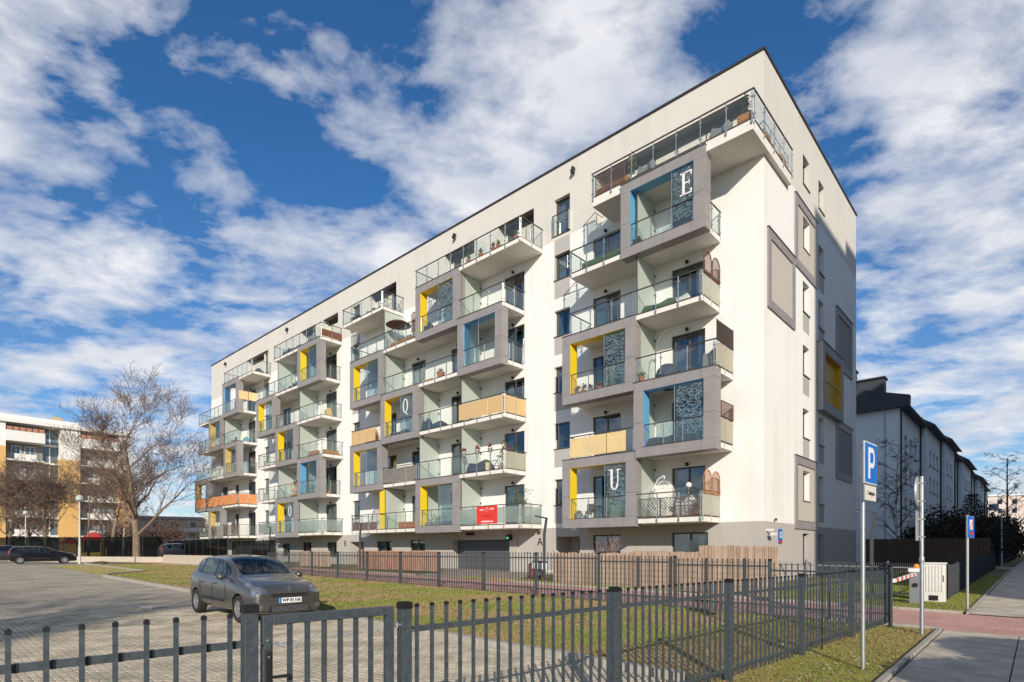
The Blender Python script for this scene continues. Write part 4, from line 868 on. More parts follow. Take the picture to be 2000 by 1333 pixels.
# barrier
t = thing('parking_barrier', 'grey barrier post with orange lamp holding a red and white boom across the brick road', 'barrier', LG(-5.7, -4.15), ANG)
MB().box(-.16, -.14, 0, .16, .14, .92).build('barrier_housing', mat('barrier grey', (.22, .235, .24), .5), t, bevel=.015); MB().box(-.18, -.16, .92, .18, .16, 1.02).build('housing_lid', M_SIGNW, t, bevel=.01); MB().lathe((0, 0, 1.02), [(.06, 0), (.075, .03), (.06, .1), (.02, .13)], 14).build('warning_lamp', mat('amber lens', (.8, .22, .02), .3, emit=((1, .3, .02), .25)), t, smooth=True)
bm_ = MB().bar((0, -.2, .86), (0, -3.5, .80), .05, .09).build('boom', M_SIGNW, t)
for i in range(5): MB().bar((0, -.5-i*.62, .852-i*.011), (0, -.75-i*.62, .847-i*.011), .054, .094).build('red_stripe', M_SIGNR, bm_)
MB().box(-.05, -.19, .5, .05, -.14, .6).build('lock', M_BLACK, t)
# litter bin near the garage
t = thing('litter_bin', 'brown slatted litter bin beside the bent street lamp by the garage', 'litter bin', LG(9.55, -3.4), ANG); MB().tube((0, 0, .02), (0, 0, .72), .17, n=14).build('bin_liner', M_BLACK, t)
for i in range(12): a = i*math.pi/6; MB().box(-.045, -.012, .05, .045, .012, .68).build('slat', mat('bin slat', (.14, .035, .025), .6), t, loc=(.2*math.cos(a), .2*math.sin(a), 0), rot=a+math.pi/2)
# stroller-like pale moped by the lamp
def scooter():
    t = thing('parked_scooter', 'white and black motor scooter standing at the wall by the letter A', 'scooter', LG(9.0, -2.9), ANG+R(70)); w = M_WP
    for x, nm in ((-.55, 'wheel'), (.6, 'wheel')): q = MB().tube((x, -.05, .24), (x, .05, .24), .24, n=18).build(nm, M_BLACK, t); MB().tube((x, -.055, .24), (x, .055, .24), .13, n=14).build('rim', M_STEEL, q)
    b = MB(); b.hexa([(-.85, -.14, .45), (-.2, -.16, .38), (-.2, .16, .38), (-.85, .14, .45), (-.85, -.1, .75), (-.15, -.12, .72), (-.15, .12, .72), (-.85, .1, .75)]); b.box(-.2, -.15, .28, .3, .15, .36); b.hexa([(.3, -.17, .28), (.4, -.17, .28), (.4, .17, .28), (.3, .17, .28), (.45, -.14, .9), (.55, -.1, .9), (.55, .1, .9), (.45, .14, .9)]); b.build('body', w, t, bevel=.02)
    MB().hexa([(-.85, -.12, .75), (-.1, -.12, .72), (-.1, .12, .72), (-.85, .12, .75), (-.8, -.1, .84), (-.15, -.1, .80), (-.15, .1, .80), (-.8, .1, .84)]).build('seat', M_BLACK, t); MB().tube((.48, -.3, 1.0), (.48, .3, 1.0), .018).tube((.5, 0, .9), (.48, 0, 1.0), .03).build('handlebar', M_BLACK, t); MB().hexa([(.42, -.12, .95), (.55, -.12, .95), (.55, .12, .95), (.42, .12, .95), (.25, -.1, 1.3), (.27, -.1, 1.3), (.27, .1, 1.3), (.25, .1, 1.3)]).build('windscreen', M_GLASS, t)
scooter()
# right boundary: dark mesh fence, dark hedge wall, rails
def simple_fence(name, label, pts, h, m, step=.11, pw=.02, pst=2.4, local=True, lean=0):
    P = [LG(*p) if local else GP(*p) for p in pts]; root = thing(name, label, 'fence', P[0]); o = root.location; cnt = 0; big = sum((b-a).length for a, b in zip(P[:-1], P[1:]))/step > 290; mb = MB()
    for a, b in zip(P[:-1], P[1:]):
        L_ = (b-a).length; d = (b-a)/L_
        for i in range(int(L_/pst)+1): c = a+d*min(L_, i*pst); MB().box(-.03, -.03, 0, .03, .03, h+.05).build('fence_post', m, root, loc=(c-o))
        for z in (.12, h-.14): MB().bar(a-o+Vector((0, 0, z)), b-o+Vector((0, 0, z)), .02, .04).build('rail', m, root)
        for i in range(int(L_/step)):
            c = a+d*(i*step+.05)
            if big: mb.box(c.x-o.x-pw/2, c.y-o.y-pw/2, c.z-o.z+.05, c.x-o.x+pw/2, c.y-o.y+pw/2, c.z-o.z+h)
            else:
                MBx = MB().box(-pw/2, -pw/2, .05, pw/2, pw/2, h) if not cnt else None
                if cnt == 0: pk_ = bpy.data.meshes.new('picket'); pk_.from_pydata(MBx.v, [], MBx.f); pk_.materials.append(m)
                cnt += 1; q = link('picket', pk_, root); q.location = c-o
    if big: mb.build('pickets', m, root, kind='stuff')
    return root
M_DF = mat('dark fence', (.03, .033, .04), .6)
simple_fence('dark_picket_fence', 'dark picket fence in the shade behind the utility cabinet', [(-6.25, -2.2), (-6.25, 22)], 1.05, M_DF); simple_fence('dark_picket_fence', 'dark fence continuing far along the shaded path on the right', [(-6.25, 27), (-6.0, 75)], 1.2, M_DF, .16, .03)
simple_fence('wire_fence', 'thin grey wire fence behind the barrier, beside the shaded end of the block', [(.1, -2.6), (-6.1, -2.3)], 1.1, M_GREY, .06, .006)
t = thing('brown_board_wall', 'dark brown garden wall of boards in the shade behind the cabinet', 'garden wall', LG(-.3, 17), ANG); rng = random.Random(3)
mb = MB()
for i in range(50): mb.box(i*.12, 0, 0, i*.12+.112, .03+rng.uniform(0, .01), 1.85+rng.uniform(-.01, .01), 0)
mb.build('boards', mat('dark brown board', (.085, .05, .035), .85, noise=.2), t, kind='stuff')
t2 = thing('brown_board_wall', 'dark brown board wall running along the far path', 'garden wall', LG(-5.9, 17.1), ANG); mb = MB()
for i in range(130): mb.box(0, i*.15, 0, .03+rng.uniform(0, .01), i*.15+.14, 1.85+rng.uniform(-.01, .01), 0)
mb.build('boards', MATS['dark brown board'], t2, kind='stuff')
t = thing('metal_railing', 'row of thin galvanised rails at the right edge beyond the brick crossing', 'railing', LG(-9.3, 8.6), ANG)
for z in (.25, .55, .85): MB().tube((0, 0, z), (2.4, 0, z), .025).build('rail', M_GALV, t)
for x in (0.3, 2.2): MB().tube((x, .02, 0), (x, .02, .87), .03).build('post', M_GALV, t)
MB().tube((0, 0, 0), (0, 0, 3.6), .05, .035).lathe((0, 0, 3.6), [(.1, 0), (.14, .05), (.02, .12)], 10).build('lamp_post', M_GALV, None, smooth=True, loc=LG(-6.5, 24), label='thin grey lamp post at the far end of the shaded hedge', cat='street lamp')
# ================================================================== CARS
def car_paint(name, c, met=.55, rough=.28):
    m = mat(name, c, rough, met); b = m.node_tree.nodes['Principled BSDF']; b.inputs['Coat Weight'].default_value = .8; b.inputs['Coat Roughness'].default_value = .06; return m
M_CGLASS = glass_mat('car glass', (.42, .50, .48), .02, 0); M_TYRE = mat('tyre rubber', (.022, .021, .02), .85, noise=.2); M_RIM = mat('alloy rim', (.46, .46, .46), .35, .7); M_LAMP = mat('headlamp reflector', (.34, .35, .38), .16, .75, noise=.35, nscale=9); M_TRIM = mat('black trim', (.018, .018, .019), .5); M_INT = mat('car interior', (.035, .035, .04), .8); M_TAIL = mat('tail lamp', (.35, .015, .015), .25); M_CHROME = mat('chrome', (.75, .75, .76), .12, 1.)
def make_car(name, label, cat, paint, Ls=1., Hs=1., sleek=0.):
    """hatchback, nose towards +x, origin on the ground under its middle"""
    root = thing(name, label, cat, (0, 0, 0))
    # x, half width, underside, belt z, belt half width, top half width, top z
    S = [(2.015, .60, .32, .56, .58, .48, .60), (1.995, .71, .25, .64, .68, .56, .69), (1.93, .78, .21, .70, .745, .61, .775), (1.80, .82, .20, .755, .77, .63, .845), (1.62, .84, .20, .81, .785, .645, .905), (1.40, .85, .20, .86, .79, .655, .955),
         (1.15, .857, .20, .90, .795, .67, 1.0), (.98, .86, .20, .925, .795, .69, 1.025), (.86, .86, .20, .94, .795, .70, 1.055), (.60, .86, .20, .955, .795, .69, 1.21), (.36, .86, .20, .965, .793, .665, 1.35), (.16, .86, .20, .975, .792, .65, 1.435),
         (-.05, .86, .20, .98, .79, .64, 1.475), (-.22, .86, .20, .985, .79, .635, 1.487), (-.30, .86, .20, .988, .79, .633, 1.49), (-.75, .86, .20, 1.005, .788, .63, 1.497), (-1.10, .86, .20, 1.02, .785, .62, 1.487), (-1.20, .86, .20, 1.025, .782, .618, 1.482), (-1.55, .85, .21, 1.04, .77, .60, 1.45),
         (-1.76, .835, .23, 1.05, .755, .585, 1.40), (-1.90, .81, .25, 1.04, .73, .60, 1.22), (-1.99, .78, .28, .96, .71, .62, 1.02), (-2.02, .72, .34, .80, .67, .60, .86), (-2.015, .55, .40, .62, .54, .48, .68)]
    S = [(x*Ls, hw, zb, bz, bw, tw-(sleek*.02 if tz > 1.1 else 0), tz*(Hs if tz > 1.06 else 1)) for x, hw, zb, bz, bw, tw, tz in S]
    def sec(x, hw, zb, bz, bw, tw, tz):
        k = max(0, tz-bz)
        ml = zb+(bz-zb)*.42
        return [(0, zb), (hw*.8, zb), (hw*.965, zb+.07), (hw, ml), (hw*.99, bz-.13 if bz > .6 else ml+.02), (bw, bz), (tw+(bw-tw)*(.12 if k > .15 else .3), tz-min(.075, k*.35)), (tw*.87, tz-min(.038, k*.2)), (tw*.45, tz-min(.008, k*.05)), (0, tz)]
    bm = bmesh.new(); rows = []
    for st in S:
        pr = sec(*st); r = [bm.verts.new((st[0], -y, z)) for y, z in reversed(pr[1:-1])]   # from top (right side) down
        full = [bm.verts.new((st[0], 0, pr[-1][1]))]+[bm.verts.new((st[0], y, z)) for y, z in reversed(pr[1:-1])]+[bm.verts.new((st[0], 0, pr[0][1]))]+list(reversed(r)); rows.append(full)
    # ring order: top centre, left (+y) 7..1 down, bottom centre, right up to 7
    n = len(rows[0]); lay = {}
    MI = {'paint': 0, 'glass': 1, 'trim': 2, 'lamp': 3, 'tail': 4}
    for i in range(len(rows)-1):
        x0, x1 = S[i][0]/Ls, S[i+1][0]/Ls; xm = (x0+x1)/2
        for j in range(n):
            l = (j+1) % n
            f = bm.faces.new([rows[i][j], rows[i][l], rows[i+1][l], rows[i+1][j]]); f.smooth = True
            jj = j if j < n//2 else n-1-j    # 0 top inner,1 top outer(7-6),2 glass band (6-5),3 shoulder,4,5,6 under
            mi = 0
            if jj in (0, 1) and -.04 < xm < .86: mi = 1
            if jj in (0, 1) and -1.95 < xm < -1.77: mi = 1
            if jj == 3:
                if -.25 < xm < .62: mi = 1
                elif -.31 < xm < -.21: mi = 2
                elif -1.10 < xm < -.3: mi = 1
                elif -1.55 < xm < -1.2: mi = 1
                elif -1.21 < xm < -1.1: mi = 2
            if jj == 3 and 1.36 < xm < 2.0: mi = 3
            if jj == 4 and 1.80 < xm < 1.96: mi = 3
            if jj == 2 and 1.86 < xm < 2.0: mi = 3
            if jj in (3, 4) and -2.0 < xm < -1.85: mi = 4
            f.material_index = mi
    bm.faces.new(rows[0]); bm.faces.new(list(reversed(rows[-1]))); bmesh.ops.recalc_face_normals(bm, faces=bm.faces)
    cr = bm.edges.layers.float.new('crease_edge') if not bm.edges.layers.float.get('crease_edge') else bm.edges.layers.float.get('crease_edge')
    for e in bm.edges:
        ms = {f.material_index for f in e.link_faces}
        if len(ms) > 1: e[cr] = .75
    me = bpy.data.meshes.new('body'); bm.to_mesh(me); bm.free()
    for q in (paint, M_CGLASS, M_TRIM, M_LAMP, M_TAIL): me.materials.append(q)
    ob = bpy.data.objects.new('tmp', me); COL.objects.link(ob)
    ss = ob.modifiers.new('s', 'SUBSURF'); ss.levels = 2; ss.render_levels = 2
    cuts = []
    WX = (1.24*Ls, -1.36*Ls)
    for wx in WX:
        for sy in (-1, 1):
            c = MB().tube((wx, sy*.56, .31), (wx, sy*1.05, .31), .345, n=40).build('cut', M_TRIM); cuts.append(c); b = ob.modifiers.new('b', 'BOOLEAN'); b.object = c; b.operation = 'DIFFERENCE'; b.solver = 'EXACT'
            try: b.material_mode = 'TRANSFER'
            except Exception: pass
    dg = bpy.context.evaluated_depsgraph_get(); ev = bpy.data.meshes.new_from_object(ob.evaluated_get(dg))
    for c in cuts: bpy.data.objects.remove(c)
    bpy.data.objects.remove(ob)
    # split by material into parts
    names = {0: 'body', 1: 'window_glass', 2: 'pillar_trim', 3: 'headlight', 4: 'tail_light'}
    mslots = list(ev.materials)
    for mi in range(5):
        bm = bmesh.new(); bm.from_mesh(ev)
        keep = [f for f in bm.faces if mslots[f.material_index] == (paint, M_CGLASS, M_TRIM, M_LAMP, M_TAIL)[mi]]
        if mi == 0: ks = [keep]
        else:
            seen = set(); ks = []; kset = set(f.index for f in keep)
            for f in keep:
                if f.index in seen: continue
                st = [f]; comp = []; seen.add(f.index)
                while st:
                    g = st.pop(); comp.append(g)
                    for e in g.edges:
                        for h in e.link_faces:
                            if h.index in kset and h.index not in seen: seen.add(h.index); st.append(h)
                if len(comp) > 3: ks.append(comp)
        for comp in ks:
            idx = set(f.index for f in comp); b2 = bm.copy(); b2.faces.ensure_lookup_table(); bmesh.ops.delete(b2, geom=[f for f in b2.faces if f.index not in idx], context='FACES')
            for f in b2.faces: f.material_index = 0; f.smooth = True
            m2 = bpy.data.meshes.new(names[mi]); b2.to_mesh(m2); b2.free(); m2.materials.append((paint, M_CGLASS, M_TRIM, M_LAMP, M_TAIL)[mi])
            try: m2.set_sharp_from_angle(angle=R(38))
            except Exception: pass
            nm = names[mi]
            if mi == 1:
                cx = sum(v.co.x for v in m2.vertices)/len(m2.vertices); cy = sum(v.co.y for v in m2.vertices)/len(m2.vertices); nm = 'windscreen' if abs(cy) < .2 and cx > 0 else 'rear_window' if abs(cy) < .2 else 'side_window'
            o = link(nm, m2, root)
        bm.free()
    # wheels
    for wx in WX:
        for sy in (-1, 1):
            w = MB(); prof = [(.20, -.10), (.27, -.105), (.298, -.085), (.305, -.05), (.305, .05), (.298, .085), (.27, .105), (.20, .10)]
            n_ = 32; i0 = 0
            for r_, y in prof:
                for k in range(n_): a = 2*math.pi*k/n_; w.v.append((wx+r_*math.cos(a), sy*(.755)+y, .305+r_*math.sin(a)))
            for j in range(len(prof)-1):
                for k in range(n_): l = (k+1) % n_; w.f.append((j*n_+k, j*n_+l, (j+1)*n_+l, (j+1)*n_+k)); w.m.append(0)
            ty = w.build('wheel', M_TYRE, root, smooth=True); yo = sy*(.755+.085)
            rm = MB()
            for k in range(n_):
                a = 2*math.pi*k/n_; b = 2*math.pi*(k+1)/n_
                for (r0, y0, r1, y1) in ((.205, yo, .185, yo), (.185, yo, .175, yo-sy*.05)):
                    rm.poly([(wx+r0*math.cos(a), y0, .305+r0*math.sin(a)), (wx+r0*math.cos(b), y0, .305+r0*math.sin(b)), (wx+r1*math.cos(b), y1, .305+r1*math.sin(b)), (wx+r1*math.cos(a), y1, .305+r1*math.sin(a))])
            for k in range(8):
                a = 2*math.pi*k/8; ca, sa = math.cos(a), math.sin(a); pa, pb = -sa, ca
                def P_(r_, t_, y): return (wx+r_*ca+t_*pa, y, .305+r_*sa+t_*pb)
                rm.hexa([P_(.03, -.022, yo-sy*.012), P_(.185, -.03, yo-sy*.008), P_(.185, .03, yo-sy*.008), P_(.03, .022, yo-sy*.012), P_(.03, -.022, yo-sy*.035), P_(.185, -.03, yo-sy*.03), P_(.185, .03, yo-sy*.03), P_(.03, .022, yo-sy*.035)])
            rm.tube((wx, yo-sy*.04, .305), (wx, yo-sy*.004, .305), .05, .045, n=16); rm.build('rim', M_RIM, ty)
            MB().tube((wx, yo-sy*.05, .305), (wx, yo-sy*.06, .305), .19, n=24).build('brake_disc', M_TRIM, ty)
    MB().box(-1.85*Ls, -.6, .22, 1.7*Ls, .6, .5).build('underbody', M_TRIM, root)
    # seats, dashboard
    it = MB(); it.box(.45, -.62, .6, .75, .62, .93)
    for sy in (-.34, .34): it.box(-.45, sy-.22, .5, .1, sy+.22, .66); it.hexa([(-.45, sy-.22, .6), (-.30, sy-.22, .6), (-.30, sy+.22, .6), (-.45, sy+.22, .6), (-.62, sy-.18, 1.08), (-.5, sy-.18, 1.08), (-.5, sy+.18, 1.08), (-.62, sy+.18, 1.08)]); it.box(-.66, sy-.11, 1.1, -.57, sy+.11, 1.26)
    it.box(-1.3, -.6, .5, -1.15, .6, 1.05); it.build('seats', M_INT, root)
    return root, MI
M_CLIO = car_paint('warm grey metallic paint', (.115, .108, .102)); M_BCAR = car_paint('black car paint', (.006, .006, .008), .3, .2); M_RCAR = car_paint('dark grey car paint', (.03, .03, .035), .4)
clio, _ = make_car('parked_car', 'warm grey five door hatchback parked at the lawn kerb behind the gate', 'car', M_CLIO)
def details(root, paint, plate_txt=None, Ls=1.):
    X = 2.0*Ls
    up = MB(); up.hexa([(X-.13, -.48, .62), (X+.024, -.42, .60), (X+.024, .42, .60), (X-.13, .48, .62), (X-.13, -.50, .675), (X+.01, -.44, .66), (X+.01, .44, .66), (X-.13, .50, .675)]); MB().bar((X+.014, -.45, .672), (X+.014, .45, .672), .012, .012).build('chrome_strip', M_CHROME, root); up.build('upper_grille', M_TRIM, root)
    lg = MB(); lg.hexa([(X-.2, -.60, .23), (X+.022, -.50, .25), (X+.022, .50, .25), (X-.2, .60, .23), (X-.2, -.56, .41), (X+.028, -.44, .41), (X+.028, .44, .41), (X-.2, .56, .41)]); gr = lg.build('lower_grille', M_TRIM, root)
    for i in range(5): MB().bar((X+.03, -.43, .275+.027*i), (X+.03, .43, .275+.027*i), .008, .007).build('grille_bar', M_GREY, gr)
    mir = []
    for sy in (-1, 1):
        fl = MB().tube((X-.16, sy*.66, .37), (X-.005, sy*.665, .37), .095, .08, n=18).build('fog_lamp_surround', paint, root, smooth=True); MB().tube((X-.01, sy*.665, .37), (X+.008, sy*.666, .37), .058, n=16).build('fog_lamp', M_LAMP, fl, smooth=True)
        m_ = MB(); m_.ball((.53, sy*.95, 1.01), .105, 12, sz=.78); m_.tube((.56, sy*.78, .97), (.54, sy*.9, .99), .025, n=8); mm = m_.build('wing_mirror', paint, root, smooth=True); mm.scale = (1, 1, 1)
        dl = MB()
        for (xa, za, xb, zb) in ((.50, .95, .62, .38), (-.27, .96, -.27, .30), (-1.12, 1.0, -.98, .55)): dl.bar((xa, sy*.8585, za-.13), (xb, sy*.862, zb), .006, .009)
        dl.build('door_seam', M_TRIM, root)
        MB().bar((.45, sy*.863, .44), (-.98, sy*.863, .46), .02, .05).build('side_moulding', M_TRIM, root)
        for hx in (-.13, -.93): MB().bar((hx-.09, sy*.865, .82), (hx+.09, sy*.865, .82), .03, .03).build('door_handle', paint, root)
        MB().bar((1.0, sy*.858, .60), (.93, sy*.860, .60), .01, .035).build('side_repeater', M_LAMP, root)
        pass
    # badge
    bd = MB(); xx = X-.085; dz_ = .055; bd.bar((xx+.03, -.03, .775), (xx-.0, -.001, .83), .012, .02); bd.bar((xx-.0, .001, .83), (xx+.03, .03, .775), .012, .02); bd.bar((xx+.03, .03, .775), (xx+.055, 0, .72), .012, .02); bd.bar((xx+.055, 0, .72), (xx+.03, -.03, .775), .012, .02); bd.build('diamond_badge', M_CHROME, root)
    if plate_txt:
        p = MB().box(X+.024, -.26, .455, X+.036, .26, .57).build('number_plate', M_SIGNW, root); MB().box(X+.0365, -.26, .455, X+.039, -.215, .57).build('blue_band', M_SIGNB, p); lettering(plate_txt, .10, M_TRIM, p, (X+.0385, .02, .512), (R(90), 0, R(90)), .002, 'plate_lettering')
        MB().box(.62, -.50, .99, .66, -.36, 1.04).build('windscreen_sticker', mat('teal sticker', (.02, .25, .26), .5), root); MB().bar((.25, 0, 1.34), (.25, 0, 1.10), .006).tube((.25, -.03, 1.1), (.25, .03, 1.1), .035, n=10).build('hanging_air_freshener', M_WOOD, root); MB().box(.2, -.11, 1.27, .24, .11, 1.33).build('rear_view_mirror', M_TRIM, root)
    ant = MB().tube((-.02, 0, 1.43), (-.25, 0, 1.62), .004, .003, n=5).build('aerial', M_TRIM, root)
details(clio, M_CLIO, 'WP 81106')
cc = LG(6.15, -18.15, -.02); clio.location = cc; clio.rotation_euler = (0, 0, ANG-R(0))
slope = (G(0, 15)-G(0, 10))/5; clio.rotation_euler = (0, R(.8)*.8, ANG)
bc, _ = make_car('parked_car', 'black hatchback seen from the side, at the far left of the car park', 'car', M_BCAR, 1.06, .96, 1.); details(bc, M_BCAR, None, 1.06)
bc.location = GP(-37.9, 46.3, -.02); bc.rotation_euler = (0, 0, ANG+R(86)); 
b2, _ = make_car('parked_car', 'dark grey car half cut off by the left edge, behind the black hatchback', 'car', M_RCAR, 1.1, 1.02); b2.location = GP(-45.2, 50.0, 0); b2.rotation_euler = (0, 0, ANG+R(-97))
b3 = copy_tree(b2); b3['label'] = 'dark car behind the low wall right of the big bare tree'; b3.location = GP(-31, 54.5, .2); b3.rotation_euler = (0, 0, ANG+R(85))
# ================================================================== NEIGHBOUR BUILDINGS
def simple_window(P, a, b, c, d, parent, sill=True, mid=True, glass=None):
    mb = MB()
    def bx(x0, z0, x1, z1, d0, d1, B=mb): B.hexa([P(x0, z0, d0), P(x1, z0, d0), P(x1, z0, d1), P(x0, z0, d1), P(x0, z1, d0), P(x1, z1, d0), P(x1, z1, d1), P(x0, z1, d1)])
    t = .07; bx(a, c, a+t, d, .05, .12); bx(b-t, c, b, d, .05, .12); bx(a+t, c, b-t, c+t, .05, .12); bx(a+t, d-t, b-t, d, .05, .12)
    if mid: bx((a+b)/2-.03, c+t, (a+b)/2+.03, d-t, .06, .12)
    f = mb.build('window', M_SIGNW, parent); g = MB(); bx(a+t, c+t, b-t, d-t, .09, .10, g); g.build('pane', glass or M_OPG, f)
    if sill: s = MB(); bx(a-.06, c-.10, b+.06, c, -.10, .06, s); s.build('sill', M_SILL, f); s = MB(); bx(a+.01, d-.24, b-.01, d-.01, -.02, .07, s); s.build('lintel_shadow_strip', M_SILL, f)  # dark strip under the window head stands in for the lintel's shadow
    return f
M_OPG = mat('reflecting window glass', (.03, .035, .045), .12, 0., spec=1.0)
# ---- right: long white house with dark roof, in the shade
RB = thing('white_apartment_house', 'long white four storey house with dark steep roof and chimneys, shaded, on the right', 'building', LG(.6, 34.9), ANG); gz = RB.location.z
M_RW = plaster('cool white render', (.80, .81, .82), .08); M_RR = mat('dark roof tile', (.045, .048, .055), .6, noise=.2, nscale=4, stretch=(1, 1, 6)); M_GUT = mat('gutter dark', (.03, .03, .032), .5)
secs = [(0, 11.0, 0.0, 3), (11.0, 21.5, .55, 3), (21.5, 31.5, 0.95, 2), (31.5, 41.5, .35, 3), (41.5, 54, 1.0, 3), (54, 68, .4, 3), (68, 82, 1.0, 3), (82, 98, .5, 3)]
EV = 14.0-gz
for i, (y0, y1, xo, nw) in enumerate(secs):
    W0 = -17
    hs = []; step = (y1-y0)/(nw+1.2)
    for r in range(5):
        z = 1.6+2.75*r-gz*0
        if z+1.4 > EV-.5: continue
        for j in range(nw): c = y0+1.6+step*(j+.2)*1.05; hs.append((c, c+1.25, z, z+1.55, .15))
    xs = sorted(set([y0, y1]+[h[q] for h in hs for q in (0, 1)])); zs = sorted(set([0, EV]+[h[q] for h in hs for q in (2, 3)])); mb = MB()
    for a, b in zip(xs[:-1], xs[1:]):
        for c, d in zip(zs[:-1], zs[1:]):
            if not any(h[0] < (a+b)/2 < h[1] and h[2] < (c+d)/2 < h[3] for h in hs): mb.poly([(xo, a, c), (xo, b, c), (xo, b, d), (xo, a, d)])
    for h in hs:
        a, b, c, d, q = h
        for A, B in (((a, c), (a, d)), ((a, d), (b, d)), ((b, d), (b, c)), ((b, c), (a, c))): mb.poly([(xo, A[0], A[1]), (xo-q, A[0], A[1]), (xo-q, B[0], B[1]), (xo, B[0], B[1])])
    mb.poly([(W0, y0, 0), (xo, y0, 0), (xo, y0, EV), (W0, y0, EV)]); mb.poly([(W0, y1, 0), (xo, y1, 0), (xo, y1, EV), (W0, y1, EV)])
    w_ = mb.build('wall', M_RW, RB)
    for h in hs: simple_window(lambda y, z, q, X=xo: (X-q, y, z), h[0], h[1], h[2], h[3], w_)
    rf = MB(); ov = .7; e0, e1 = y0-.05 if i else y0-.5, y1
    rf.hexa([(xo+ov, e0, EV), (xo+ov, e1, EV), (xo-1.2, e1, EV), (xo-1.2, e0, EV), (xo+ov, e0, EV+.18), (xo+ov, e1, EV+.18), (xo-1.2, e1, EV+1.5), (xo-1.2, e0, EV+1.5)])
    rf.hexa([(xo-1.2, e0, EV), (xo-1.2, e1, EV), (W0, e1, EV), (W0, e0, EV), (xo-1.2, e0, EV+1.5), (xo-1.2, e1, EV+1.5), (-8, e1, EV+3.6), (-8, e0, EV+3.6)])
    r_ = rf.build('roof', M_RR, RB); MB().tube((xo+ov, e0, EV+.02), (xo+ov, e1, EV+.02), .09, n=8).build('gutter', M_GUT, r_); MB().tube((xo+.08, y1-.15, 0), (xo+.08, y1-.15, EV), .07, n=8).build('downpipe', M_GUT, RB)
    # party wall standing above the roof with chimney blocks
    if i in (0, 2, 4, 6):
        for a, (x0, x1, zt) in enumerate(((-3.4, -1.3, 3.0), (-6.5, -3.6, 4.1), (-11, -6.8, 5.3))): q = MB().box(x0, y0+.6, EV+.8, x1, y0+1.7, EV+zt).build('chimney', M_RR if a < 2 else M_RW, r_); MB().box(x0-.12, y0+.45, EV+zt, x1+.12, y0+1.85, EV+zt+.14).build('chimney_cap', M_GUT, q)
MB().tube((.08, -.02, 0), (.08, -.02, EV), .07, n=8).build('downpipe', M_GUT, RB)
# gable side fascia
MB().hexa([(.75, -.55, EV-.02), (-17, -.55, EV-.02), (-17, 0, EV-.02), (.75, 0, EV-.02), (.75, -.5, EV+.95), (-17, -.5, EV+.95), (-17, .3, EV+.95), (.75, .3, EV+.95)]).build('gable_fascia', M_RR, RB)
q = MB().poly([(.7, -.5, EV+.95), (-17, -.5, EV+.95), (-17, .6, EV+3.9), (-8, .6, EV+3.7)]).build('gable_roof', M_RR, RB); MB().tube((-1.1, -.03, 0), (-1.1, -.03, EV), .02, n=5).build('lightning_conductor', M_GUT, RB)
for z in (9.5, 6.5, 3.5): q = MB().box(.9, 96.5, z, 2.4, 100, z+.2).build('balcony_slab', M_RW, RB); MB().box(2.38, 96.5, z+.2, 2.42, 100, z+1.2).box(.9, 96.5, z+.2, 2.4, 96.54, z+1.2).build('balcony_rail', M_SIGNG, q)
# ---- left: white and orange block across the car park
LB = thing('orange_white_block', 'white and orange six storey apartment block with balconies beyond the car park on the left', 'building', LW(105, 0, .62), ANG); lz = .62
M_LW = plaster('bright white render', (.78, .75, .70), .04); M_OR = plaster('orange render', (.70, .42, .15), .10); M_LG = mat('grey recess render', (.28, .275, .27), .9); M_LR = mat('terracotta balustrade', (.42, .20, .13), .8); M_LGL = mat('block glass', (.10, .15, .19), .08, 0, spec=1.)
# piers
def pier(y0, y1, zo=None, x1=.0):
    if zo: MB().box(-14, y0, 0, x1, y1, zo).build('orange_pier', M_OR, LB); MB().box(-14, y0, zo, x1, y1, 21.1).build('white_pier', M_LW, LB)
    else: MB().box(-14, y0, 0, x1, y1, 21.1).build('white_pier', M_LW, LB)
pier(-14.9, -12.7, 16.6, .25); pier(-6.2, -3.7, 15.4, .25); pier(1.6, 3.2, 12.5, .25); pier(-30, -27, 16.6, .25)
def bay(y0, y1, base=2.0, glassy=False):
    MB().box(-14, y0, base, -1.6, y1, 20.2).build('recess_wall', M_LG, LB)
    for r in range(6):
        z = 3.4+2.85*r; top = r == 5
        sl_ = MB().box(-1.6, y0, z-.2, .15 if not top else .6, y1, z+(.0)).build('balcony_slab', M_LW, LB)
        MB().box(.0, y0+(1.0 if not top else 0), z, .12 if not top else .6, y1-(.9 if not top else 0), z+(.85 if not top else 1.35)).build('balcony_parapet', M_LW, sl_)
        gl_ = MB(); gl_.box(.03, y0, z, .06, y0+1.0, z+.95); gl_.box(.03, y1-.9, z, .06, y1, z+.95); gl_.build('balcony_glass', M_GLASS, sl_)
        if top:
            for j in range(int((y1-y0)/.75)): MB().box(.4, y0+.1+j*.75, z+1.38, .5, y0+.72+j*.75, z+1.95).build('terracotta_panel', M_LR, sl_)
        for (a, b) in ((.18, .42), (.52, .80)):
            ya = y0+(y1-y0)*a; yb_ = y0+(y1-y0)*b; f = MB().box(-1.6, ya, z+.1, -1.53, yb_, z+2.25).build('window', M_SIGNW, LB); MB().box(-1.53, ya+.09, z+.2, -1.515, (ya+yb_)/2-.05, z+2.15).box(-1.53, (ya+yb_)/2+.05, z+.2, -1.515, yb_-.09, z+2.15).build('pane', M_LGL, f)
bay(-12.7, -8.15); bay(-3.7, 1.6); bay(-27, -14.9)
MB().box(-14, -8.15, 2, -2.2, -6.2, 20.2).build('recess_wall', M_LG, LB)
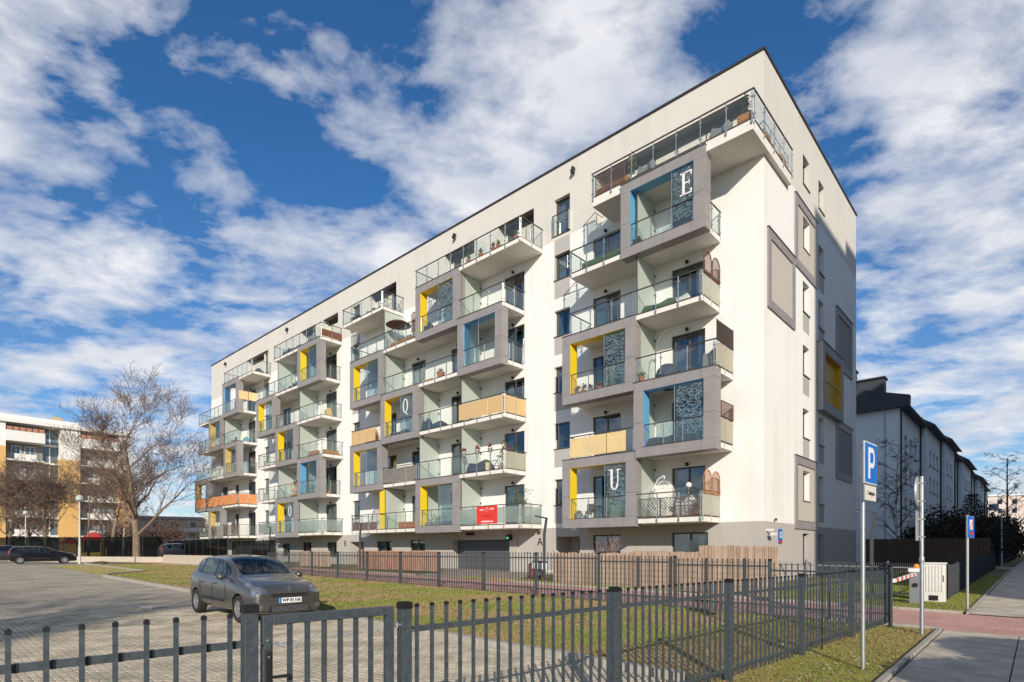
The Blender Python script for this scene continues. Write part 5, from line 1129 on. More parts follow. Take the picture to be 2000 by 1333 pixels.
for r in range(6): z = 3.4+2.85*r; f = MB().box(-2.2, -8.1, z-.25, -1.7, -6.2, z+.05).build('floor_band', M_LW, LB); MB().box(-2.2, -8.1, z+.06, -2.12, -6.25, z+2.5).build('stair_glazing', M_LGL, f); MB().box(-2.12, -7.3, z+.06, -2.05, -7.15, z+2.5).build('mullion', M_SIGNW, f)
MB().box(-14, -30, 0, -.9, 3.2, 2.9).build('ground_floor', mat('dark base', (.05, .045, .045), .8), LB)
for j in range(9): MB().box(-.89, -28+j*3.5, .9, -.86, -26.4+j*3.5, 2.3).build('ground_window', M_LGL, LB)
r_ = MB().box(-14.5, -30.2, 20.2, .7, 3.4, 20.75).box(-13, -30, 20.75, -1.0, -3.7, 21.6).build('roof', M_LW, LB); MB().box(-5, -6.6, 21.6, -3.6, -5.4, 22.6).box(-9, -15, 21.6, -7.5, -13, 22.8).build('chimney', mat('yellow brick', (.5, .38, .2), .9), r_)
# ---- far rows
def far_house(name, label, p, w, d, h, roofc, wallc, ang=ANG, floors=4, red=False):
    t = thing(name, label, 'building', p, ang); MB().box(-w/2, 0, -1, w/2, d, h).build('wall', wallc, t); MB().box(-w/2-.4, -.4, h, w/2+.4, d+.4, h+.5).build('roof', roofc, t)
    n = int(w/3.2)
    for r in range(floors):
        for i in range(n):
            x = -w/2+w*(i+.5)/n; z = 1.2+r*(h-1)/floors; f = MB().box(x-.65, -.04, z, x+.65, .0, z+1.5).build('window', M_SIGNW, t); MB().box(x-.56, -.06, z+.08, x+.56, -.041, z+1.42).build('pane', M_OPG, f)
        if red and r: MB().box(-w/2+1, -1.1, r*(h-1)/floors+.5, w/2-1, -.9, r*(h-1)/floors+1.4).build('balcony_parapet', M_LW, t)
far_house('low_apartment_house', 'low beige apartment house seen through the bare trees left of the block', Vector((-66, 122, .6)), 34, 10, 7.6, mat('pale flat roof', (.4, .38, .35), .9), mat('beige render', (.55, .48, .38), .9), R(28), 3, True)
far_house('low_apartment_house', 'pale low house right beside the far end of the long block', Vector((-44, 95, .6)), 12, 8, 8.2, M_RR, mat('cream render', (.55, .5, .42), .9), R(20), 3)
far_house('tower_block', 'pale pink distant block at the far end of the path on the right', Vector((138, 172, .6)), 36, 12, 17, M_RW, mat('pale pink render', (.66, .55, .48), .9), R(-30), 6)
far_house('tower_block', 'cream distant block partly hidden by the bare tree at the right edge', Vector((178, 190, .6)), 30, 12, 15, M_RW, mat('warm cream render', (.68, .6, .5), .9), R(-35), 5)
# ---- the high blocks behind the photographer whose shadow lies on the right side
tb = thing('tower_block', 'long grey residential block across the street, out of the picture', 'building', C0, ANG)
tq = MB(); hb = 18.95+math.tan(R(ELEV))*42.4; tq.box(30, -22.8, -2, 44, -16.6, hb); tq.box(30, -16.6, -2, 44, -8, hb+.75); tq.box(30, -8, -2, 44, 112, 34.5); tq.build('wall', M_LW, tb)
for r in range(9):
    for i in range(16):
        y = -20+i*3.6; f = MB().box(29.95, y, 1.5+r*3, 30, y+1.6, 3.1+r*3).build('window', M_SIGNW, tb); MB().box(29.93, y+.1, 1.6+r*3, 29.95, y+1.5, 3.0+r*3).build('pane', M_OPG, f)
# ================================================================== TREES
def tree_mesh(seed, h, trunk_r, fork, spread=.55, levels=5, kids=(5, 5, 5, 4, 3), up=.35, droop=0., minr=.006, wig=.12, first=.3, conic=False, lenf=.62):
    rng = random.Random(seed); trunk = MB(); crown = MB(); tips = []
    def branch(p, d, L_, r, lv, mb):
        n = 5 if lv == 0 else (4 if lv < 3 else 2); pts = [p]; dd = d.copy(); q = p.copy(); rs = [r]
        for i in range(n):
            dd = (dd+Vector((rng.uniform(-1, 1), rng.uniform(-1, 1), rng.uniform(-.6, .6)+(up*.35 if lv else 0)-droop*lv*.25))*(wig if lv else wig*.35)).normalized(); q = q+dd*L_/n; pts.append(q.copy()); rs.append(max(minr, r*(1-.78*(i+1)/n)) if lv else max(minr, r*(1-.72*(i+1)/n)))
        sides = 9 if lv == 0 else 6 if lv == 1 else 4 if lv == 2 else 3
        for i in range(n): (trunk if lv == 0 else crown).tube(pts[i], pts[i+1], rs[i], rs[i+1], sides, 0, False)
        if lv >= levels: tips.append(pts[-1]); return
        k = kids[min(lv, len(kids)-1)]
        for j in range(k):
            t = (first+(1-first)*(j+rng.random()*.8)/k) if lv == 0 else .25+.75*(j+rng.random())/k
            t = min(t, .98); ii = min(n-1, int(t*n)); f = t*n-ii; b = pts[ii].lerp(pts[ii+1], f); rb = rs[ii]*(1-f)+rs[ii+1]*f
            az = rng.uniform(0, 2*math.pi) if lv else 2.4*j+rng.uniform(-.5, .5); a = dd if lv else Vector((0, 0, 1)); s_ = Vector((math.cos(az), math.sin(az), rng.uniform(-.2, .5) if lv else 0)); s_ = (s_-a*s_.dot(a)).normalized()
            nd = (a*(1-spread)+s_*spread+Vector((0, 0, up*(.4 if lv else .2)))).normalized()
            ll = L_*lenf*rng.uniform(.7, 1.15)*((1.15-.6*t) if (lv == 0 and conic) else (1.05-.35*t if lv == 0 else 1)); branch(b, nd, ll, max(minr, rb*(.52 if lv == 0 else .6)), lv+1, crown)
        if lv: tips.append(pts[-1])
    branch(Vector((0, 0, -.1)), Vector((0, 0, 1)), h*fork, trunk_r, 0, trunk); return trunk, crown, tips, rng
TREES = {}
def tree_proto(kind):
    if kind in TREES: return TREES[kind]
    if kind == 'plane': a = tree_mesh(44, 18.0, .36, .62, .50, 5, (12, 6, 5, 5, 3), .42, first=.20, minr=.010, lenf=.60, wig=.2)
    elif kind == 'small': a = tree_mesh(9, 11, .22, .55, .56, 5, (9, 6, 5, 4, 3), .34, first=.28, minr=.011, lenf=.64, wig=.18)
    elif kind == 'young': a = tree_mesh(14, 9.5, .15, .8, .5, 4, (9, 5, 4, 3), .35, first=.25, minr=.009, lenf=.42, wig=.16, conic=True)
    elif kind == 'birch': a = tree_mesh(33, 13, .15, .88, .55, 4, (20, 9, 6, 4), .12, 1.3, first=.2, minr=.009, lenf=.30, wig=.2, conic=True)
    elif kind == 'sapling': a = tree_mesh(5, 2.4, .025, .5, .5, 3, (6, 4, 3), .5, first=.3, minr=.005, lenf=.8, wig=.15)
    out = []
    for nm, mb in (('trunk', a[0]), ('crown', a[1])):
        me = bpy.data.meshes.new(nm); me.from_pydata(mb.v, [], mb.f); me.polygons.foreach_set('use_smooth', [True]*len(me.polygons)); me.update(); out.append(me)
    lv = MB(); rng = a[3]
    if kind == 'plane':
        for t in a[2]:
            if rng.random() < .22:
                for _ in range(2): lv.leaves(t, .15, 1, .055, rng)
    TREES[kind] = (out[0], out[1], lv if lv.v else None); return TREES[kind]
def tree(kind, label, p, s=1., rz=0., bark=None, twig=None, sz=None, name='bare_tree', group=None):
    tm, cm, lv = tree_proto(kind); t = thing(name, label, 'tree', p, rz, group)
    for nm, me, m in (('trunk', tm, bark or M_BARK), ('crown', cm, twig or M_TWIG)):
        key = me.name+m.name
        if key not in TREES: c = me.copy(); c.materials.clear(); c.materials.append(m); TREES[key] = c
        o = link(nm, TREES[key], t); o.scale = (s, s, sz or s)
    if lv:
        if 'lv' not in TREES: q = lv.build('dry_leaves', M_DRY, t, kind='stuff'); TREES['lv'] = q.data
        else: q = link('dry_leaves', TREES['lv'], t, kind='stuff')
        q.scale = (s, s, sz or s)
    return t
tree('plane', 'tallest bare tree with a few dry leaves, on the grass left of the block', Vector((-36.0, 55, .62)), 1.04, R(30)); tree('small', 'bare tree just left of the tallest one', Vector((-44, 63, .62)), 1.25, R(100)); tree('young', 'slim bare tree between the lamp post and the play area', Vector((-48, 65, .62)), 1.0, R(10))
tree('small', 'bare tree behind the black hatchback with low spreading crown', Vector((-57, 70, .62)), 1.3, R(200)); tree('small', 'second spreading bare tree behind the black hatchback', Vector((-60.5, 72, .62)), 1.25, R(310)); tree('small', 'bare tree at the left picture edge before the orange pier', Vector((-64, 73, .62)), 1.2, R(45)); tree('young', 'bare tree in front of the orange pier', Vector((-56, 84, .62)), .9, R(60))
tree('birch', 'white stemmed birch beyond the dark netting left of the block', Vector((-51.5, 76, .62)), .68, 0, M_BIRCH, mat('pink twig', (.25, .16, .13), .9)); tree('birch', 'bare birch beside the far end of the block', Vector((-40, 76, .62)), .6, R(80), M_BIRCH)
tree('birch', 'weeping bare birch against the white gable wall', LG(-.4, 27), .80, R(20), M_BIRCH, M_TWIGD); tree('birch', 'tall bare tree at the right edge beyond the shaded path', Vector((52, 60, .6)), .95, R(60), M_TWIGD, M_TWIGD); tree('birch', 'second bare tree at the right edge, partly out of the picture', Vector((60, 62, .6)), 1.0, R(140), M_TWIGD, M_TWIGD); tree('young', 'small bare tree in front of the pale distant block', Vector((66, 80, .6)), 1.2, R(10), M_TWIGD, M_TWIGD)
tree('sapling', 'reddish bare shrub in front of the entrance wall, behind the reed screen', LG(4.6, -4.6), 1.0, 0, M_WOODB, mat('red twig', (.40, .22, .17), .9), name='bare_shrub'); tree('sapling', 'thin bare shrub at the shaded picket fence behind the cabinet', LG(-5.9, 2.5), .8, R(50), M_TWIGD, M_TWIGD, name='bare_shrub'); tree('sapling', 'dry climbing shrub at the corner of the end wall', LG(.1, -3.4), .75, R(50), M_TWIG, M_TWIG, name='bare_shrub')
# trees and a lamp post out of the picture that throw the long shadows over the car park
for i, (x, y, k, s, r) in enumerate(((-13, -9, 'small', 1.2, 10), (-19, -5, 'small', 1.1, 80), (-25, -3, 'small', 1.2, 150), (-7.5, -19, 'small', 1.2, 230), (-31, -1, 'small', 1.1, 33), (-15, -18, 'small', 1.2, 200), (-10.5, -6.5, 'plane', .62, 100))): tree(k, 'bare tree out of the picture, '+('second row behind the car park fence', 'behind the middle of the car park', 'towards the far left of the car park', 'directly behind the photographer', 'farthest left of all', 'back row behind the car park', 'large one nearest the gate')[i], Vector((x, y, G(x, y))), s, R(r), group='bare trees behind the camera')
MB().tube((0, 0, 0), (0, 0, 7.6), .07, .05).build('lamp_post', M_GALV, None, loc=GP(-11.0, -3.5), label='plain lamp post standing out of the picture by the car park', cat='street lamp')
# added unseen shadow casters on the right, flattened crowns shaped for the sidewalk shadow
for i, (x, y, z, r, rz_) in enumerate(((8.9, 4.0, 2.15, 1.45, .33), (6.95, 2.2, 1.95, 1.8, .33), (10.3, 3.2, 2.0, 1.4, .4), (8.3, .6, 1.95, 1.9, .4))):
    t = thing('added_shadow_caster', 'added shadow caster out of the picture, '+('farthest along the sidewalk', 'nearest the sidewalk edge', 'on the street side', 'level with the photographer')[i], 'shadow caster', GP(x, y), group='added shadow casters beside the sidewalk'); MB().tube((0, 0, 0), (0, 0, z), .03).build('trunk', M_BARK, t); MB().ball((0, 0, z), r*.95, 16, sz=rz_).leaves((0, 0, z), (r, r, r*rz_), 1200, .08, random.Random(i), shell=.92).build('crown', M_LEAF, t)
# dark hedge and conifers, right
def bush(name, label, p, rad, cnt, size, m, seed=1, twigs=0, cat='bush', flat=1.):
    t = thing(name, label, cat, p); rng = random.Random(seed); mb = MB(); rx, ry, rz = rad
    for i in range(9):
        a = rng.uniform(0, 6.28); c = (rx*.5*math.cos(a)*rng.random(), ry*.5*math.sin(a)*rng.random(), rz*rng.uniform(.55, 1.1)); f = rng.uniform(.4, .62); mb.leaves(c, (rx*f, ry*f, rz*f*.95), cnt//9, size, rng, shell=.35)
    mb.leaves((0, 0, rz*.6), (rx*.85, ry*.85, rz*.62), cnt//2, size, rng, shell=.2)
    mb.build('foliage', m, t)
    if twigs:
        q = MB()
        for i in range(twigs): a = rng.uniform(0, 6.28); b = rng.uniform(.3, 1.05); q.tube((0, 0, .1), (rx*b*math.cos(a), ry*b*math.sin(a), rz*rng.uniform(1.1, 1.75)), .02, .006, 3)
        q.build('branches', M_TWIGD, t)
    return t
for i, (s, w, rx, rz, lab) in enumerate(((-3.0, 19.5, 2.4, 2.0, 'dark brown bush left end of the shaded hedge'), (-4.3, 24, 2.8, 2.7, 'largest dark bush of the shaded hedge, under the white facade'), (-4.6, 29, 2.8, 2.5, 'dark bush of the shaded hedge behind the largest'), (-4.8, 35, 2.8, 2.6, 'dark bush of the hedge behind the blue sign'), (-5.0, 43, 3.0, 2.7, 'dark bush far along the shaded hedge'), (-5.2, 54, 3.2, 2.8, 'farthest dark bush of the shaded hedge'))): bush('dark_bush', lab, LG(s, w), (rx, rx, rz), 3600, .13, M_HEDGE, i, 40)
t = thing('pine_tree', 'small dark conifer rising above the shaded hedge', 'tree', LG(-3.9, 40)); MB().tube((0, 0, 0), (0, 0, 6.0), .10, .03).build('trunk', M_TWIGD, t); mb = MB(); rng = random.Random(2)
for i in range(9):
    z = 3.6+i*.26; rr = 1.2*(1-i/11)
    for j in range(6): a = j*1.05+i*.5; e = Vector((rr*math.cos(a), rr*math.sin(a), z+.25)); mb.tube((0, 0, z), e, .03, .01, 3); mb.leaves(e*.8+Vector((0, 0, z*.2)), (.35, .35, .16), 12, .08, rng)
mb.build('crown', mat('dark pine needle', (.02, .035, .02), .8), t)
for i, (x, y, rx, rz, lab) in enumerate(((-53, 88, 6, 2.6, 'brown bare bush mass behind the dark netting'), (-43, 84, 5, 2.4, 'brown bare bush mass at the far end of the block'), (-64, 92, 6, 2.6, 'brown bushes behind the play area'), (-38, 80, 2.5, 1.8, 'reddish bush beside the far end of the block'))): bush('brown_bush', lab, Vector((x, y, .6)), (rx, 3, rz*1.6), 4200, .13, mat('brown winter leaf', (.15, .09, .06), .9, noise=.4, nscale=2), 20+i, 60)
# ================================================================== LEFT SIDE FURNITURE
def globe_lamp(label, p, h):
    t = thing('street_lamp', label, 'street lamp', p, 0, 'grey lamp posts with round heads round the car park'); MB().tube((0, 0, 0), (0, 0, h*.25), .10, .09, 12).tube((0, 0, h*.25), (0, 0, h-.5), .07, .05, 10).build('pole', mat('pale painted pole', (.52, .51, .48), .5), t, smooth=True); MB().lathe((0, 0, h-.5), [(.06, 0), (.14, .05), (.30, .12), (.30, .17), (.26, .2)], 14).build('lamp_base', M_SIGNG, t, smooth=True); MB().ball((0, 0, h-.22), .28, 14, sz=1.0).build('lamp_globe', mat('opal globe', (.42, .44, .40), .25), t, smooth=True)
globe_lamp('grey lamp post with round head right of the black hatchback', Vector((-33.8, 44.8, .62)), 5.35); globe_lamp('lamp post with round head behind the black hatchback', Vector((-56, 66, .62)), 5.6); globe_lamp('shorter looking lamp post left of the one behind the black car', Vector((-66.5, 76, .62)), 5.2)
# dark mesh fence with netting round the play area
def panel_fence(name, label, a, b, h, m, pst=2.5, netting=True):
    A = Vector(a); B = Vector(b); L_ = (B-A).length; ang = math.atan2((B-A).y, (B-A).x); t = thing(name, label, 'fence', A, ang); n = int(L_/pst)
    for i in range(n+1): MB().box(i*pst-.03, -.03, 0, i*pst+.03, .03, h+.05).build('fence_post', m, t)
    for i in range(n): MB().box(i*pst+.03, -.006, .1, i*pst+pst-.03, .006, h).build('netting_panel' if netting else 'panel', M_NET if netting else m, t)
    return t
M_NET = glass_mat('dark green netting', (.6, .62, .62), -1.0, .5, (.018, .022, .022), .9)
panel_fence('netting_fence', 'dark netted fence round the play area behind the bare trees', (-66, 66, .62), (-36, 60, .62), 2.5, M_DF); panel_fence('netting_fence', 'dark netted fence between the big bare tree and the block', (-36, 60, .62), (-20.5, 42, .62), 2.0, M_DF); panel_fence('netting_fence', 'dark green fence continuing behind the warm grey hatchback', (-20.5, 42, .62), (-13.5, 33.5, .5), 1.7, M_DF)
MB().box(0, 0, 0, 9.8, .3, .75).build('low_wall', plaster('cream wall', (.52, .45, .35), .1), None, loc=(-29.5, 48.5, .55), rot=R(-42), label='low cream wall at the end of the grass strip beside the hatchback roof', cat='wall'); MB().box(0, 0, 0, 22, .3, .55).build('low_wall', MATS['cream wall'], None, loc=(-51, 58, .55), rot=R(-20), label='long low pale wall behind the bare trees', cat='wall')
t = thing('play_house', 'red roofed play house in the fenced play area', 'play equipment', Vector((-52.5, 72, .62)), R(20))
for x in (-1, 1):
    for y in (-1, 1): MB().tube((x, y, 0), (x, y, 2.3), .06).build('post', M_YEL, t)
MB().hexa([(-1.5, -1.5, 2.3), (1.5, -1.5, 2.3), (1.5, 1.5, 2.3), (-1.5, 1.5, 2.3), (-.2, -.2, 3.3), (.2, -.2, 3.3), (.2, .2, 3.3), (-.2, .2, 3.3)]).build('red_roof', mat('red roof', (.55, .03, .03), .5), t); MB().box(-1, -1.05, .3, 1, -.95, .8).build('yellow_board', M_YEL, t)
t = thing('play_house', 'smaller red topped slide tower left of the red roofed play house', 'play equipment', Vector((-56.3, 73, .62)), R(20)); MB().hexa([(-.9, -.9, 1.9), (.9, -.9, 1.9), (.9, .9, 1.9), (-.9, .9, 1.9), (-.1, -.1, 2.7), (.1, -.1, 2.7), (.1, .1, 2.7), (-.1, .1, 2.7)]).build('red_roof', MATS['red roof'], t)
for x in (-.7, .7): MB().tube((x, 0, 0), (x, 0, 1.9), .05).build('post', M_BLU, t)
MB().box(-1.6, -.3, 0, 1.6, .3, .45).build('red_bench', MATS['red roof'], None, loc=(-45.5, 64.5, .62), rot=R(10), label='low red bench behind the bare trees', cat='bench'); MB().box(-1.2, -.3, 0, 1.2, .3, .5).box(-1.2, .2, .5, 1.2, .3, .8).build('yellow_bench', M_YEL, None, loc=(-53, 66.5, .62), rot=R(10), label='yellow play bench left of the red one', cat='bench')
# white goods wagon-like sheds behind the fence left of the slat fence
q = thing('garden_shed', 'pale grey metal shed seen through the picket fence behind the hatchback', 'shed', LG(41.5, -4.6), ANG); MB().box(0, 0, 0, 4.4, 1.6, 1.55).build('shed_wall', M_SIGNG, q); MB().box(-.1, -.1, 1.55, 4.5, 1.7, 1.65).build('shed_roof', M_GALV, q)
q = thing('container_planter', 'dark red slatted planter next to the pale shed behind the picket fence', 'planter', LG(36.6, -5.4), ANG)
for i in range(7): MB().box(0, 0, .05+i*.15, 3.2, .06, .05+i*.15+.13).build('slat', mat('dark red slat', (.10, .035, .028), .7), q)
# ================================================================== THINGS ON THE BALCONIES (each stands on its own)
def BP(s, k, y=-1.5, dz=0.): p = LW(s, y); p.z = ft(k)+.04+dz; return p
def pot(label, s, k, y=-1.55, r=.13, h=.25, plant=None, ph=.4, pr=.2, m=None, dz=0, name='potted_plant', cat='plant'):
    t = thing(name, label, cat, BP(s, k, y, dz), ANG); MB().lathe((0, 0, 0), [(r*.72, 0), (r, h*.9), (r*1.08, h*.9), (r*1.08, h)], 12).build('pot', m or M_CLAY, t, smooth=True)
    if plant: MB().leaves((0, 0, h+ph*.45), (pr, pr, ph*.55), int(90+ph*160), .045 if ph < .8 else .06, random.Random(int(s*31+k)), shell=.2).tube((0, 0, h-.02), (0, 0, h+ph*.6), .012, .006, 4).build('foliage', plant, t)
    return t
def planter(label, s1, s0, k, y=-1.6, h=.32, d=.25, m=None, plant=None, dz=0, ph=.3):
    t = thing('planter_box', label, 'planter', BP(s1, k, y, dz), ANG); w = s1-s0
    for i in range(3): MB().box(0, -d/2, h*i/3+.004, w, d/2, h*(i+1)/3-.004).build('board', m or M_WOOD, t)
    if plant: MB().leaves((w/2, 0, h+ph*.35), (w/2, d*.6, ph*.6), int(150*w), .05, random.Random(int(s1*17)), shell=.1).build('foliage', plant, t)
    return t
def lattice(label, a, b, z0, z1, m, step=.13, arch=False, frame=.035, name='lattice_screen', strip=.016, parts=None):
    """diamond lattice between two points at height z0..z1"""
    A = Vector(a); B = Vector(b); L_ = (B-A).length; ang = math.atan2((B-A).y, (B-A).x); t = thing(name, label, 'screen', Vector((A.x, A.y, z0)), ang); H = z1-z0
    top = (lambda x: H-(L_/2)*(1-math.sqrt(max(0, 1-((x-L_/2)/(L_/2))**2)))) if arch else (lambda x: H)
    f = MB(); f.box(0, -.015, 0, frame, .015, top(frame*.5) if arch else H); f.box(L_-frame, -.015, 0, L_, .015, top(frame*.5) if arch else H); f.box(0, -.015, 0, L_, .015, frame)
    if arch:
        for i in range(10): x0 = L_*i/10; x1 = L_*(i+1)/10; f.bar((x0, 0, top(x0)-frame/2), (x1, 0, top(x1)-frame/2), .03, frame)
    else: f.box(0, -.015, H-frame, L_, .015, H)
    f.build('frame', m, t); l = MB(); n = int((L_+H)/step)
    for sgn in (1, -1):
        for i in range(n+1):
            c = i*step
            # line z = sgn*x + c'
            pts = []
            x0, x1 = 0, L_
            fz_ = (lambda x: x-L_+c-0) if sgn > 0 else (lambda x: -x+c)
            za, zb = fz_(x0), fz_(x1)
            # clip
            def clip(x0, z0_, x1, z1_):
                lo, hi = 0., 1.; dz_ = z1_-z0_
                for lim, s_ in ((0, 1), (H, -1)):
                    if abs(dz_) < 1e-9: continue
                    tt = (lim-z0_)/dz_
                    if (dz_ > 0) == (s_ > 0): lo = max(lo, tt)
                    else: hi = min(hi, tt)
                return (lo, hi) if hi > lo else None
            cl = clip(x0, za, x1, zb)
            if not cl: continue
            u, v = cl; p = Vector((x0+(x1-x0)*u, 0, za+(zb-za)*u)); q = Vector((x0+(x1-x0)*v, 0, za+(zb-za)*v))
            if arch:
                m_ = max(1, int((q-p).length/.06)); seg = [p.lerp(q, j/m_) for j in range(m_+1)]; seg = [g for g in seg if g.z < top(g.x)]
                if len(seg) < 2: continue
                p, q = seg[0], seg[-1]
            if (q-p).length > .03: l.bar(p+Vector((0, .006*sgn, 0)), q+Vector((0, .006*sgn, 0)), .01, strip)
    l.build('laths', m, t); return t
def cover(label, s1, s0, k, m, y=YF-.06, z0=.06, z1=.98, side=None, wav=.0, name='balcony_screen'):
    """cloth or matting tied to the railing, one sheet per bay"""
    t = thing(name, label, 'balcony screen', BP(s1, k, 0), ANG); L_ = s1-s0; n = max(1, round(L_/1.12)); t.location = LW(s1, 0, ft(k))
    for i in range(n):
        a, b = L_*i/n+.02, L_*(i+1)/n-.02; mb = MB(); q = 6
        for j in range(q):
            x0 = a+(b-a)*j/q; x1 = a+(b-a)*(j+1)/q; w0 = wav*math.sin(6.28*(i+j/q)*1.3); w1 = wav*math.sin(6.28*(i+(j+1)/q)*1.3); mb.hexa([(x0, y-.012, z0+w0), (x1, y-.012, z0+w1), (x1, y, z0+w1), (x0, y, z0+w0), (x0, y-.012, z1+w0*.3), (x1, y-.012, z1+w1*.3), (x1, y, z1+w1*.3), (x0, y, z1+w0*.3)])
        mb.build('sheet', m, t)
    if side: # return along the right end
        mb = MB().box(L_+.05, y+.08, z0, L_+.065, y+.95, z1); mb.build('sheet', m, t); MB().box(L_+.05, y+1.0, z0, L_+.065, -.08, z1).build('sheet', m, t)
    return t
def chair(label, s, k, m=None, y=-1.0, rz=0, h=.85):
    t = thing('balcony_chair', label, 'chair', BP(s, k, y), ANG+R(rz)); m = m or M_BLACK
    MB().box(-.22, -.22, .42, .22, .22, .46).build('seat', m, t, bevel=.01); MB().box(-.22, .19, .46, .22, .22, h).build('backrest', m, t, bevel=.01)
    for x in (-.2, .2):
        for yy in (-.2, .2): MB().tube((x, yy, 0), (x, yy, .42), .015, n=5).build('leg', m, t)
    return t
def table(label, s, k, m=None, y=-1.0, r=.35, h=.7):
    t = thing('balcony_table', label, 'table', BP(s, k, y), ANG); m = m or M_BLACK; MB().lathe((0, 0, h-.03), [(r, 0), (r, .03)], 18).build('table_top', m, t); MB().tube((0, 0, 0), (0, 0, h-.03), .025).build('stem', m, t); MB().lathe((0, 0, 0), [(r*.6, 0), (r*.5, .03)], 14).build('foot', m, t); return t
def draped(label, s, k, w, d, h, m, y=-1.0, name='covered_furniture', cat='garden furniture', rz=0):
    """furniture under a cloth cover: rounded heap with folds"""
    t = BP(s, k, y); mb = MB(); nx, ny = 14, 8; rng = random.Random(int(s*13+k)); g = {}
    for i in range(nx+1):
        for j in range(ny+1):
            u = i/nx*2-1; v = j/ny*2-1; e = max(0, 1-max(abs(u)**4, abs(v)**4)); z = h*(e**.45)*(.86+.14*math.sin(u*3.1+v*2))+rng.uniform(-.015, .015)*(e > 0); g[i, j] = len(mb.v); mb.v.append((u*w/2*(1 if e > 0 else 1.02), v*d/2, max(0, z)))
    for i in range(nx):
        for j in range(ny): mb.f.append((g[i, j], g[i+1, j], g[i+1, j+1], g[i, j+1])); mb.m.append(0)
    return mb.build(name, m, None, smooth=True, loc=t, rot=ANG+R(rz), label=label, cat=cat)
def bicycle(label, s, k, y=-.45, rz=0, m=None):
    t = thing('bicycle', label, 'bicycle', BP(s, k, y), ANG+R(rz)); m = m or M_BLU
    for x in (-.5, .5):
        w = MB(); n = 20
        for i in range(n): a = 2*math.pi*i/n; b = 2*math.pi*(i+1)/n; w.tube((x+.32*math.cos(a), 0, .33+.32*math.sin(a)), (x+.32*math.cos(b), 0, .33+.32*math.sin(b)), .018, n=5)
        for i in range(8): a = math.pi*i/4; w.tube((x, 0, .33), (x+.31*math.cos(a), 0, .33+.31*math.sin(a)), .003, n=3)
        w.build('wheel', M_BLACK, t)
    f = MB(); P_ = {'r': (-.5, 0, .33), 'b': (-.05, 0, .3), 's': (-.18, 0, .8), 'h': (.33, 0, .85), 'f': (.5, 0, .33)}
    for a, b in ('rb', 'rs', 'bs', 'bh', 'sh', 'hf'): f.tube(P_[a], P_[b], .016, n=6)
    f.build('frame', m, t); MB().box(-.32, -.06, .84, -.1, .06, .89).build('saddle', M_BLACK, t); MB().tube((.31, -.28, .98), (.31, .28, .98), .012).tube((.33, 0, .85), (.31, 0, .98), .014).build('handlebar', M_BLACK, t)
# --- block A
zf6 = ft(6)+.16
def BT(s, y, z=0): p = LW(s, y); p.z = zf6+z; return p
for lab, s, y, w, pl in (('orange wooden planter with a small cypress at the outer corner of the roof terrace', .05, -1.45, .5, True), ('orange wooden planter in the middle of the end wall side of the roof terrace', 0, 0, .5, False), ('orange wooden planter at the inner end of the roof terrace', 0, 1.9, .7, False)):
    t = thing('planter_box', lab, 'planter', BT(-.0 if pl else .02, y), ANG)
    if pl:
        for i in range(3): MB().box(-.45, -.22, .12*i+.05, .1, .22, .12*i+.16).build('board', M_WOOD, t)
        MB().leaves((-.18, 0, .85), (.17, .17, .5), 330, .06, random.Random(3), shell=.1).tube((-.18, 0, .3), (-.18, 0, 1.1), .02).build('foliage', M_LEAF, t)
    else:
        for i in range(3): MB().box(-.02, -w/2, .1*i+.05, .19, w/2, .1*i+.14).build('board', M_WOOD, t)
A6 = LW(7.15, -1.66); B6_ = LW(6.35, -1.66); C6_ = LW(5.55, -1.66)
lattice('left diamond lattice on the roof terrace railing', A6, B6_, zf6+.1, zf6+1.05, M_WOODB, .15, strip=.02); lattice('right diamond lattice on the roof terrace railing, before the small fir', B6_, C6_, zf6+.1, zf6+1.05, M_WOODB, .15, strip=.02)
t = thing('planter_box', 'long wooden planter under the lattice of the roof terrace', 'planter', LW(7.15, -1.5, zf6+.02), ANG)
for i in range(3): MB().box(0, -.1, .13*i, 1.7, .1, .13*i+.12).build('board', M_WOOD, t)
t = thing('potted_fir', 'slender fir in a pot beside the lattice on the roof terrace', 'plant', LW(5.3, -1.45, zf6), ANG); MB().lathe((0, 0, 0), [(.12, 0), (.16, .3)], 12).build('pot', M_WP, t); MB().leaves((0, 0, .85), (.20, .20, .62), 420, .06, random.Random(7), shell=.1).build('foliage', M_LEAFY, t)
o = draped('dark grey covered chair on the roof terrace beside the orange planter', 1.2, 6, .9, .8, .75, M_GREY, -1.2); o.location.z = zf6
o = draped('dark covered furniture beside the fir on the roof terrace', 4.7, 6, .9, .8, .9, M_GREY, -1.0); o.location.z = zf6
draped('black plastic chair behind the glass of the blue box balcony', 5.0, 5, .45, .45, .6, M_BLACK, -1.5, 'folded_chair', 'chair')
cover('green cloth tied low behind the glass of the upper left balcony', 7.9, 5.75, 5, M_GREEN, y=YF+.08, z0=.04, z1=.30)
draped('green covered garden furniture on the balcony with the arched trellises', 3.9, 4, 1.7, .6, .42, M_GREEN, -1.35); draped('cream crumpled blanket on the balcony with the arched trellises', 2.9, 4, .8, .5, .4, M_CURT, -1.35, 'blanket', 'blanket')
for k, labs in ((4, ('first arched brown trellis above the rail, fourth floor end', 'second arched brown trellis above the rail, fourth floor end')), (1, ('first arched brown trellis at the end of the lattice balcony', 'second arched brown trellis at the end of the lattice balcony'))):
    s = 1.80
    for i, lab in enumerate(labs): lattice(lab, LW(s, -1.72+.85*i), LW(s, -1.72+.85*i+.78), ft(k)+.95, ft(k)+1.95, M_WOODB if k == 4 else M_WOOD, .115, True, strip=.012, name='arched_trellis')
